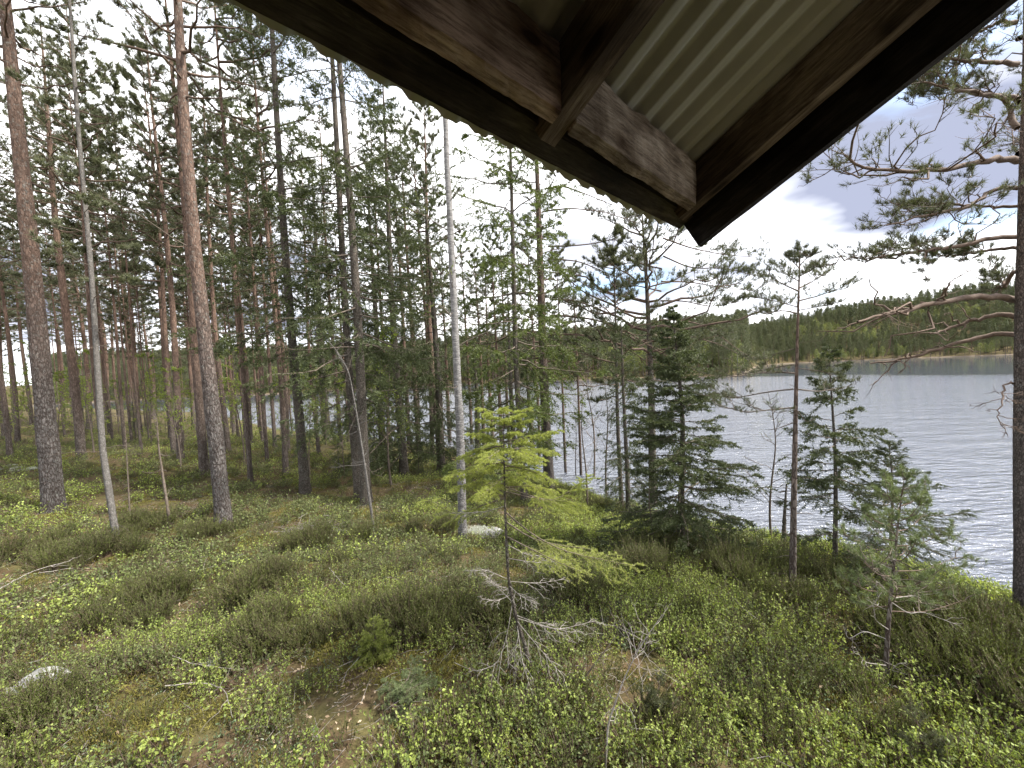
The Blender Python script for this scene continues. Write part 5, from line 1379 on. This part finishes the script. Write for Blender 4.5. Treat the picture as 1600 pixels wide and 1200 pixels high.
# patches: heather, bare needle litter, moss, lichen
BARE = [(*ground_at(215, 800)[:2], 1.5, 0.9), (*ground_at(300, 790)[:2], 1.3, 0.6), (*ground_at(120, 808)[:2], 1.0, 0.5), (*ground_at(620, 775)[:2], 1.3, 1.0), (*ground_at(520, 768)[:2], 1.2, 0.7), (*ground_at(560, 1075)[:2], 0.32, 0.28), (*ground_at(470, 1140)[:2], 0.22, 0.18), (*ground_at(205, 1105)[:2], 0.12, 0.12), (*ground_at(150, 1010)[:2], 0.3, 0.2), (*ground_at(55, 1092)[:2], 0.40, 0.26), (*ground_at(760, 836)[:2], 0.3, 0.25)]
HEATH = [(250, 955, 1.0, .55), (380, 930, .7, .45), (60, 880, 1.2, .6), (150, 865, .8, .4), (560, 1000, .55, .35), (740, 985, .45, .35), (900, 935, .6, .3), (640, 1000, .35, .3), (430, 1000, .4, .4),
         (870, 775, 1.3, .7), (960, 800, 1.2, .7), (1140, 905, .7, .4), (1210, 960, .45, .3), (1010, 900, .6, .4), (1540, 1010, 1.1, .7), (1480, 985, .8, .4), (1590, 1100, .5, .5), (90, 1130, .3, .25), (230, 830, .8, .4), (500, 850, .9, .4), (680, 830, .7, .4), (1050, 870, .9, .5), (1280, 905, .7, .5), (330, 845, .6, .3)]
HE = [(*ground_at(a, b)[:2], c, d) for a, b, c, d in HEATH]
def patch_field(p, patches, sharp=1.0):
    f = np.zeros(len(p))
    for x, y, rx, ry in patches:
        f = np.maximum(f, 1.3 - np.hypot((p[:, 0] - x) / rx, (p[:, 1] - y) / ry) + 0.6 * (fbm(p[:, 0] * 2.3, p[:, 1] * 2.3, 7) - 0.5))
    return np.clip(f * sharp, 0, 1)
def ground_cover():
    rng = np.random.default_rng(2024)
    def rots(n, tilt=0.15):
        return np.stack([rng.normal(size=n) * tilt, rng.normal(size=n) * tilt, rng.random(n) * 6.283], -1)
    # blueberry
    bb = [sprig_plant(500 + i, 6, 0.25, 120, 0.021, 'blueberry', 'heather_stem', 0.9) for i in range(5)]
    bf = [sprig_plant(510 + i, 7, 0.24, 64, 0.036, 'blueberry', 'heather_stem', 1.6) for i in range(3)]
    bb += [sprig_plant(505 + i, 5, 0.24, 84, 0.020, 'blueberry_dark', 'heather_stem', 0.9) for i in range(3)]
    bf += [sprig_plant(515 + i, 7, 0.22, 64, 0.034, 'blueberry_dark', 'heather_stem', 1.6) for i in range(2)]
    P = samples(rng, lambda r: 92 if r < 6 else max(3.6, 92 * (6 / r) ** 1.5), 62)
    bare = patch_field(P, BARE); he = patch_field(P, HE)
    rr = np.hypot(P[:, 0], P[:, 1])
    cl = fbm(P[:, 0] * 0.9, P[:, 1] * 0.9, 41)
    keep = rng.random(len(P)) < np.clip((cl - np.where(P[:, 0] < 0.3, 0.36, 0.27)) * 6.5, 0.08, 1) * (1 - 0.75 * bare) * (1 - 0.85 * he)
    P, rr = P[keep], rr[keep]; n = len(P)
    lime = rng.random(n) < np.clip(0.48 + 0.07 * P[:, 0].clip(-4, 4) + 3.2 * (fbm(P[:, 0] * 0.8, P[:, 1] * 0.8, 47) - 0.5), 0.06, 0.95)
    idx = np.where(rr > 7.5, np.where(lime, 8 + rng.integers(0, 3, n), 11 + rng.integers(0, 2, n)), np.where(lime, rng.integers(0, 5, n), 5 + rng.integers(0, 3, n)))
    s = rng.uniform(0.6, 1.25, n) * (0.72 + 0.55 * fbm(P[:, 0] * 1.4, P[:, 1] * 1.4, 43)) * np.where(rr > 14, 1.25, 1.12)
    scatter('blueberry_shrubs', 'bright green blueberry shrubs covering the forest floor', P, rots(n), s, idx, bb + bf, 'shrub')
    # lingonberry, low and glossy
    lg = [sprig_plant(520 + i, 7, 0.11, 76, 0.020, 'lingon', 'heather_stem', 2.6, 0.6, 0.5, 1.2) for i in range(4)]
    P = samples(rng, lambda r: 85 if r < 4.5 else 85 * (4.5 / r) ** 1.9, 16)
    cl = fbm(P[:, 0] * 1.1, P[:, 1] * 1.1, 51)
    keep = rng.random(len(P)) < np.clip((cl - np.where(P[:, 0] < 0.3, 0.34, 0.42)) * 6, 0.08, 1) * (1 - patch_field(P, BARE)) * (1 - 0.6 * patch_field(P, HE))
    P = P[keep]; n = len(P)
    scatter('lingonberry_plants', 'low dark green glossy lingonberry plants between the blueberry', P, rots(n), rng.uniform(0.7, 1.3, n), rng.integers(0, 4, n), lg, 'ground cover')
    # moss, litter, lichen
    ms = [moss_mesh(530 + i) for i in range(3)]
    P = samples(rng, lambda r: 26 if r < 5 else max(1.2, 26 * (5 / r) ** 1.5), 30)
    keep = rng.random(len(P)) < np.clip((fbm(P[:, 0] * 1.3, P[:, 1] * 1.3, 61) - 0.36) * 4, 0.1, 1)
    P = P[keep]; n = len(P)
    scatter('moss_cushions', 'yellowish moss carpet under the shrubs', P, rots(n, 0.1), rng.uniform(0.6, 1.5, n), rng.integers(0, 3, n), ms, 'moss')
    lt = [litter_mesh(540 + i) for i in range(4)]
    P = samples(rng, lambda r: 12 if r < 6 else max(0.8, 12 * (6 / r) ** 1.4), 26)
    keep = rng.random(len(P)) < 0.35 + 0.65 * patch_field(P, BARE); P = P[keep]; n = len(P)
    scatter('leaf_litter', 'dry leaves and twigs scattered on the ground', P, rots(n, 0.1), rng.uniform(0.7, 1.4, n), rng.integers(0, 4, n), lt, 'litter')
    # loose heather among the rest
    hm = [heather_mesh(560 + i, 22, 0.30, 14) for i in range(3)]
    P = samples(rng, lambda r: 15 if r < 6 else max(0.9, 15 * (6 / r) ** 1.5), 30)
    keep = rng.random(len(P)) < np.clip(0.10 + 0.9 * patch_field(P, HE) + (fbm(P[:, 0] * 0.6, P[:, 1] * 0.6, 71) > 0.58) * 0.4, 0, 1) * (1 - patch_field(P, BARE))
    P = P[keep]; n = len(P)
    scatter('heather_shoots', 'thin olive brown heather shoots mixed into the shrubs', P, rots(n), rng.uniform(0.55, 1.15, n), rng.integers(0, 3, n), hm, 'heather')
    # heather clumps one can tell apart
    hv = [heather_mesh(580 + i, 64, 0.40, 16) for i in range(5)]
    k = 0
    for x, y, rx, ry in HE:
        m = int(4 + rx * ry * 14)
        for _ in range(min(m, 11)):
            a = rng.random() * 6.283; q = math.sqrt(rng.random())
            cx, cy = x + rx * q * math.cos(a), y + ry * q * math.sin(a)
            if shore_dist(np.array([cx]), np.array([cy]))[0] < 0.4:
                continue
            o = link('heather_clump', hv[k % 5]); k += 1
            o.location = (cx, cy, h1(cx, cy)); o.rotation_euler = (rng.normal() * 0.1, rng.normal() * 0.1, rng.random() * 6.283)
            sc = rng.uniform(0.7, 1.25); o.scale = (sc * 1.15, sc * 1.15, sc)
            tag(o, 'bushy upright olive green heather clump growing among the low shrubs', 'heather', 'heather clumps on the slope')
    # pale lichen cushions
    lm = [lichen_mesh(600 + i) for i in range(3)]
    for gi, (px, py, m, sp, lab) in enumerate([(55, 1092, 16, .17, 'white reindeer lichen cushion in the patch below the nearest heather'), (760, 836, 14, .28, 'white reindeer lichen cushion beside the foot of the birch'), (20, 735, 10, .5, 'pale lichen cushion on the moss behind the thickest pine'), (365, 1030, 5, .12, 'small pale lichen cushion among the lingonberry leaves')]):
        c = ground_at(px, py)
        for j in range(m):
            x, y = c[0] + rng.normal() * sp, c[1] + rng.normal() * sp * 0.55
            o = link('lichen_cushion', lm[j % 3]); o.location = (x, y, h1(x, y) + (0.04 if gi in (0, 3) else 0.05)); sc = rng.uniform(0.5, 1.1) * (0.75 if gi in (0, 3) else 1.3)
            o.scale = (sc, sc, sc * 1.3); o.rotation_euler = (0, 0, rng.random() * 6)
            tag(o, lab, 'lichen', 'lichen patch %s' % ('in the heather', 'by the birch', 'behind the pine', 'among lingonberry')[gi])
ground_cover()

# ---- fallen wood
def fallen(px_pts, label, r, mat='dead_twig', name='fallen_branch', twigs=4, lift=0.05, cat='branch'):
    rng = np.random.default_rng(int(px_pts[0][0] * 7 + px_pts[0][1]))
    g = [ground_at(a, b) + [0, 0, lift] for a, b in px_pts]
    P = smooth_path(g, 18); P[1:-1] += rng.normal(size=(16, 3)) * 0.004
    c = P[0].copy(); P -= c
    mb = MB(); mb.tubes(P, np.linspace(r, r * 0.4, 18), 8, 0)
    mb.add(np.concatenate([P[:1], P[:1]]), np.zeros((0, 3), int))
    if twigs:
        t = rng.uniform(0.3, 1, (1, twigs)); q, tg = lerp_on(P[None], t)
        Q = curve_pts(q[0], unit(tg[0] + rng.normal(size=(twigs, 3)) * [0.6, 0.6, 0.3]), rng.uniform(0.1, 0.3, twigs) * np.linalg.norm(P[-1]), 6, 0, 0.12, rng)
        mb.tubes(Q, taper(np.full(twigs, r * 0.5), 6, 0.3), 5, 0)
    o = mb.build(name, [MAT[mat]]); o.location = c.tolist()
    tag(o, label, cat)
fallen([(325, 892), (352, 882), (380, 871)], 'short weathered grey log lying in the heather', 0.028, 'grey_bark', 'fallen_log', 0, 0.06, 'log')
fallen([(-5, 948), (40, 920), (70, 908), (112, 896)], 'long curved bare branch lying on the dark heather', 0.008, lift=0.22)
fallen([(62, 915), (90, 910), (118, 906)], 'short pale twig beside the long curved bare branch', 0.005, lift=0.2, twigs=1)
fallen([(135, 870), (150, 865), (168, 862)], 'small pale twig at the foot of the slim grey trunk', 0.005, lift=0.15, twigs=2)
fallen([(270, 1045), (310, 1060), (345, 1064), (385, 1068)], 'thin bare stick lying across the sunlit blueberry leaves', 0.005, lift=0.14, twigs=2)
fallen([(355, 1005), (375, 1018), (400, 1040)], 'forked pale twig above the lingonberry patch', 0.005, lift=0.16, twigs=2)
fallen([(260, 1095), (320, 1088), (352, 1098), (366, 1150)], 'arched pale twig sticking up from the lingonberry patch', 0.005, lift=0.15, twigs=2)
fallen([(150, 1120), (175, 1138), (205, 1145)], 'dark short twig under the lichen patch', 0.005, 'twig', lift=0.1, twigs=1)
fallen([(515, 905), (530, 925), (545, 940)], 'thin pale twig leaning in the heather of the open slope', 0.005, lift=0.2, twigs=1)
fallen([(495, 832), (520, 833), (552, 838)], 'straight grey pole lying on the brush pile', 0.016, lift=0.1, twigs=0)
def rock(px, py, sx, sy, sz, label):
    rng = np.random.default_rng(int(px)); c = ground_at(px, py)
    nu, nv = 36, 14
    u, v = np.meshgrid(np.arange(nu) / nu * 2 * np.pi, np.linspace(0, 1, nv) * np.pi * 0.62)
    k = 1 + 0.5 * (fbm(np.cos(u) * 1.6 + 5, np.sin(u) * 1.6 + v * 1.5, int(px), 4) - 0.5)
    V = np.stack([sx * k * np.sin(v) * np.cos(u), sy * k * np.sin(v) * np.sin(u), sz * (k * np.cos(v) - 0.1)], -1)
    i = np.arange(nv - 1)[:, None]; j = np.arange(nu)[None]
    mb = MB(); mb.add(V, np.stack([i * nu + j, i * nu + (j + 1) % nu, (i + 1) * nu + (j + 1) % nu, (i + 1) * nu + j], -1).reshape(-1, 4))
    o = mb.build('rock', [MAT['granite']]); o.location = c.tolist(); o.rotation_euler = (0, 0, 0.4); tag(o, label, 'rock')
MAT['granite'] = simple('granite', (0.10, 0.10, 0.095), (0.33, 0.33, 0.315), 22, rough=0.95, bump=0.7, dist=0.02, detail=8.0)
rock(68, 1086, 0.26, 0.13, 0.27, 'pale lichen covered rock poking out of the lower slope')
rock(12, 1110, 0.13, 0.09, 0.22, 'small whitish rock next to the pale lichen covered rock')
rock(770, 838, 0.28, 0.12, 0.2, 'low grey rock with lichen beside the foot of the birch')
def brush_pile():
    rng = np.random.default_rng(71); c = ground_at(478, 832); mb = MB(); m = 150
    q = np.column_stack([rng.normal(size=m) * 0.32, rng.normal(size=m) * 0.18, rng.uniform(0.01, 0.16, m)])
    Q = curve_pts(q, unit(np.column_stack([rng.normal(size=m) + 0.6, rng.normal(size=m) * 0.6, rng.normal(size=m) * 0.15])), rng.uniform(0.15, 0.6, m), 5, -0.1, 0.1, rng)
    mb.tubes(Q, taper(rng.uniform(0.003, 0.007, m), 5), 4, 0)
    o = mb.build('brush_pile', [MAT['dead_twig']]); o.location = c.tolist(); tag(o, 'low heap of dead grey spruce twigs on the open forest floor', 'brush pile')
brush_pile()
# low juniper and spruce seedling in the foreground
V_seed = spruce_meshes(701, h=0.45, base=0.02, R=0.22, lod='near', per_m=70, ns=8, r0=0.008, needle='spruce_light', dead=0, pw=0.6)
p = spot(588, 1030); plant_tree(V_seed, 'spruce_seedling', 'lime green spruce seedling tucked beside a heather clump', 'plant', p, 0.40, None, 0.5)
V_jun = spruce_meshes(702, h=0.4, base=0.02, R=0.3, lod='near', per_m=60, ns=8, r0=0.008, needle='young_pine_needle', dead=0, pw=0.4)
p = spot(640, 1110); plant_tree(V_jun, 'juniper_bush', 'low greyish green juniper bush in the foreground moss', 'bush', p, 0.34, None, 0.2)
V_ps = pine_meshes(703, h=0.5, cb=0.1, spread=0.22, lod='near', per_m=40, dead=0, r0=0.008, ns=4, ntf=4)
p = spot(1030, 1130); plant_tree(V_ps, 'pine_seedling', 'tiny long needled pine seedling beside the bare whitish shrub', 'plant', p, 0.34, None, 0.2)
p = spot(1440, 1195); plant_tree(V_ps, 'pine_seedling', 'tiny pine seedling in the blueberry bushes below the young pine', 'plant', p, 0.34, None, 1.2)
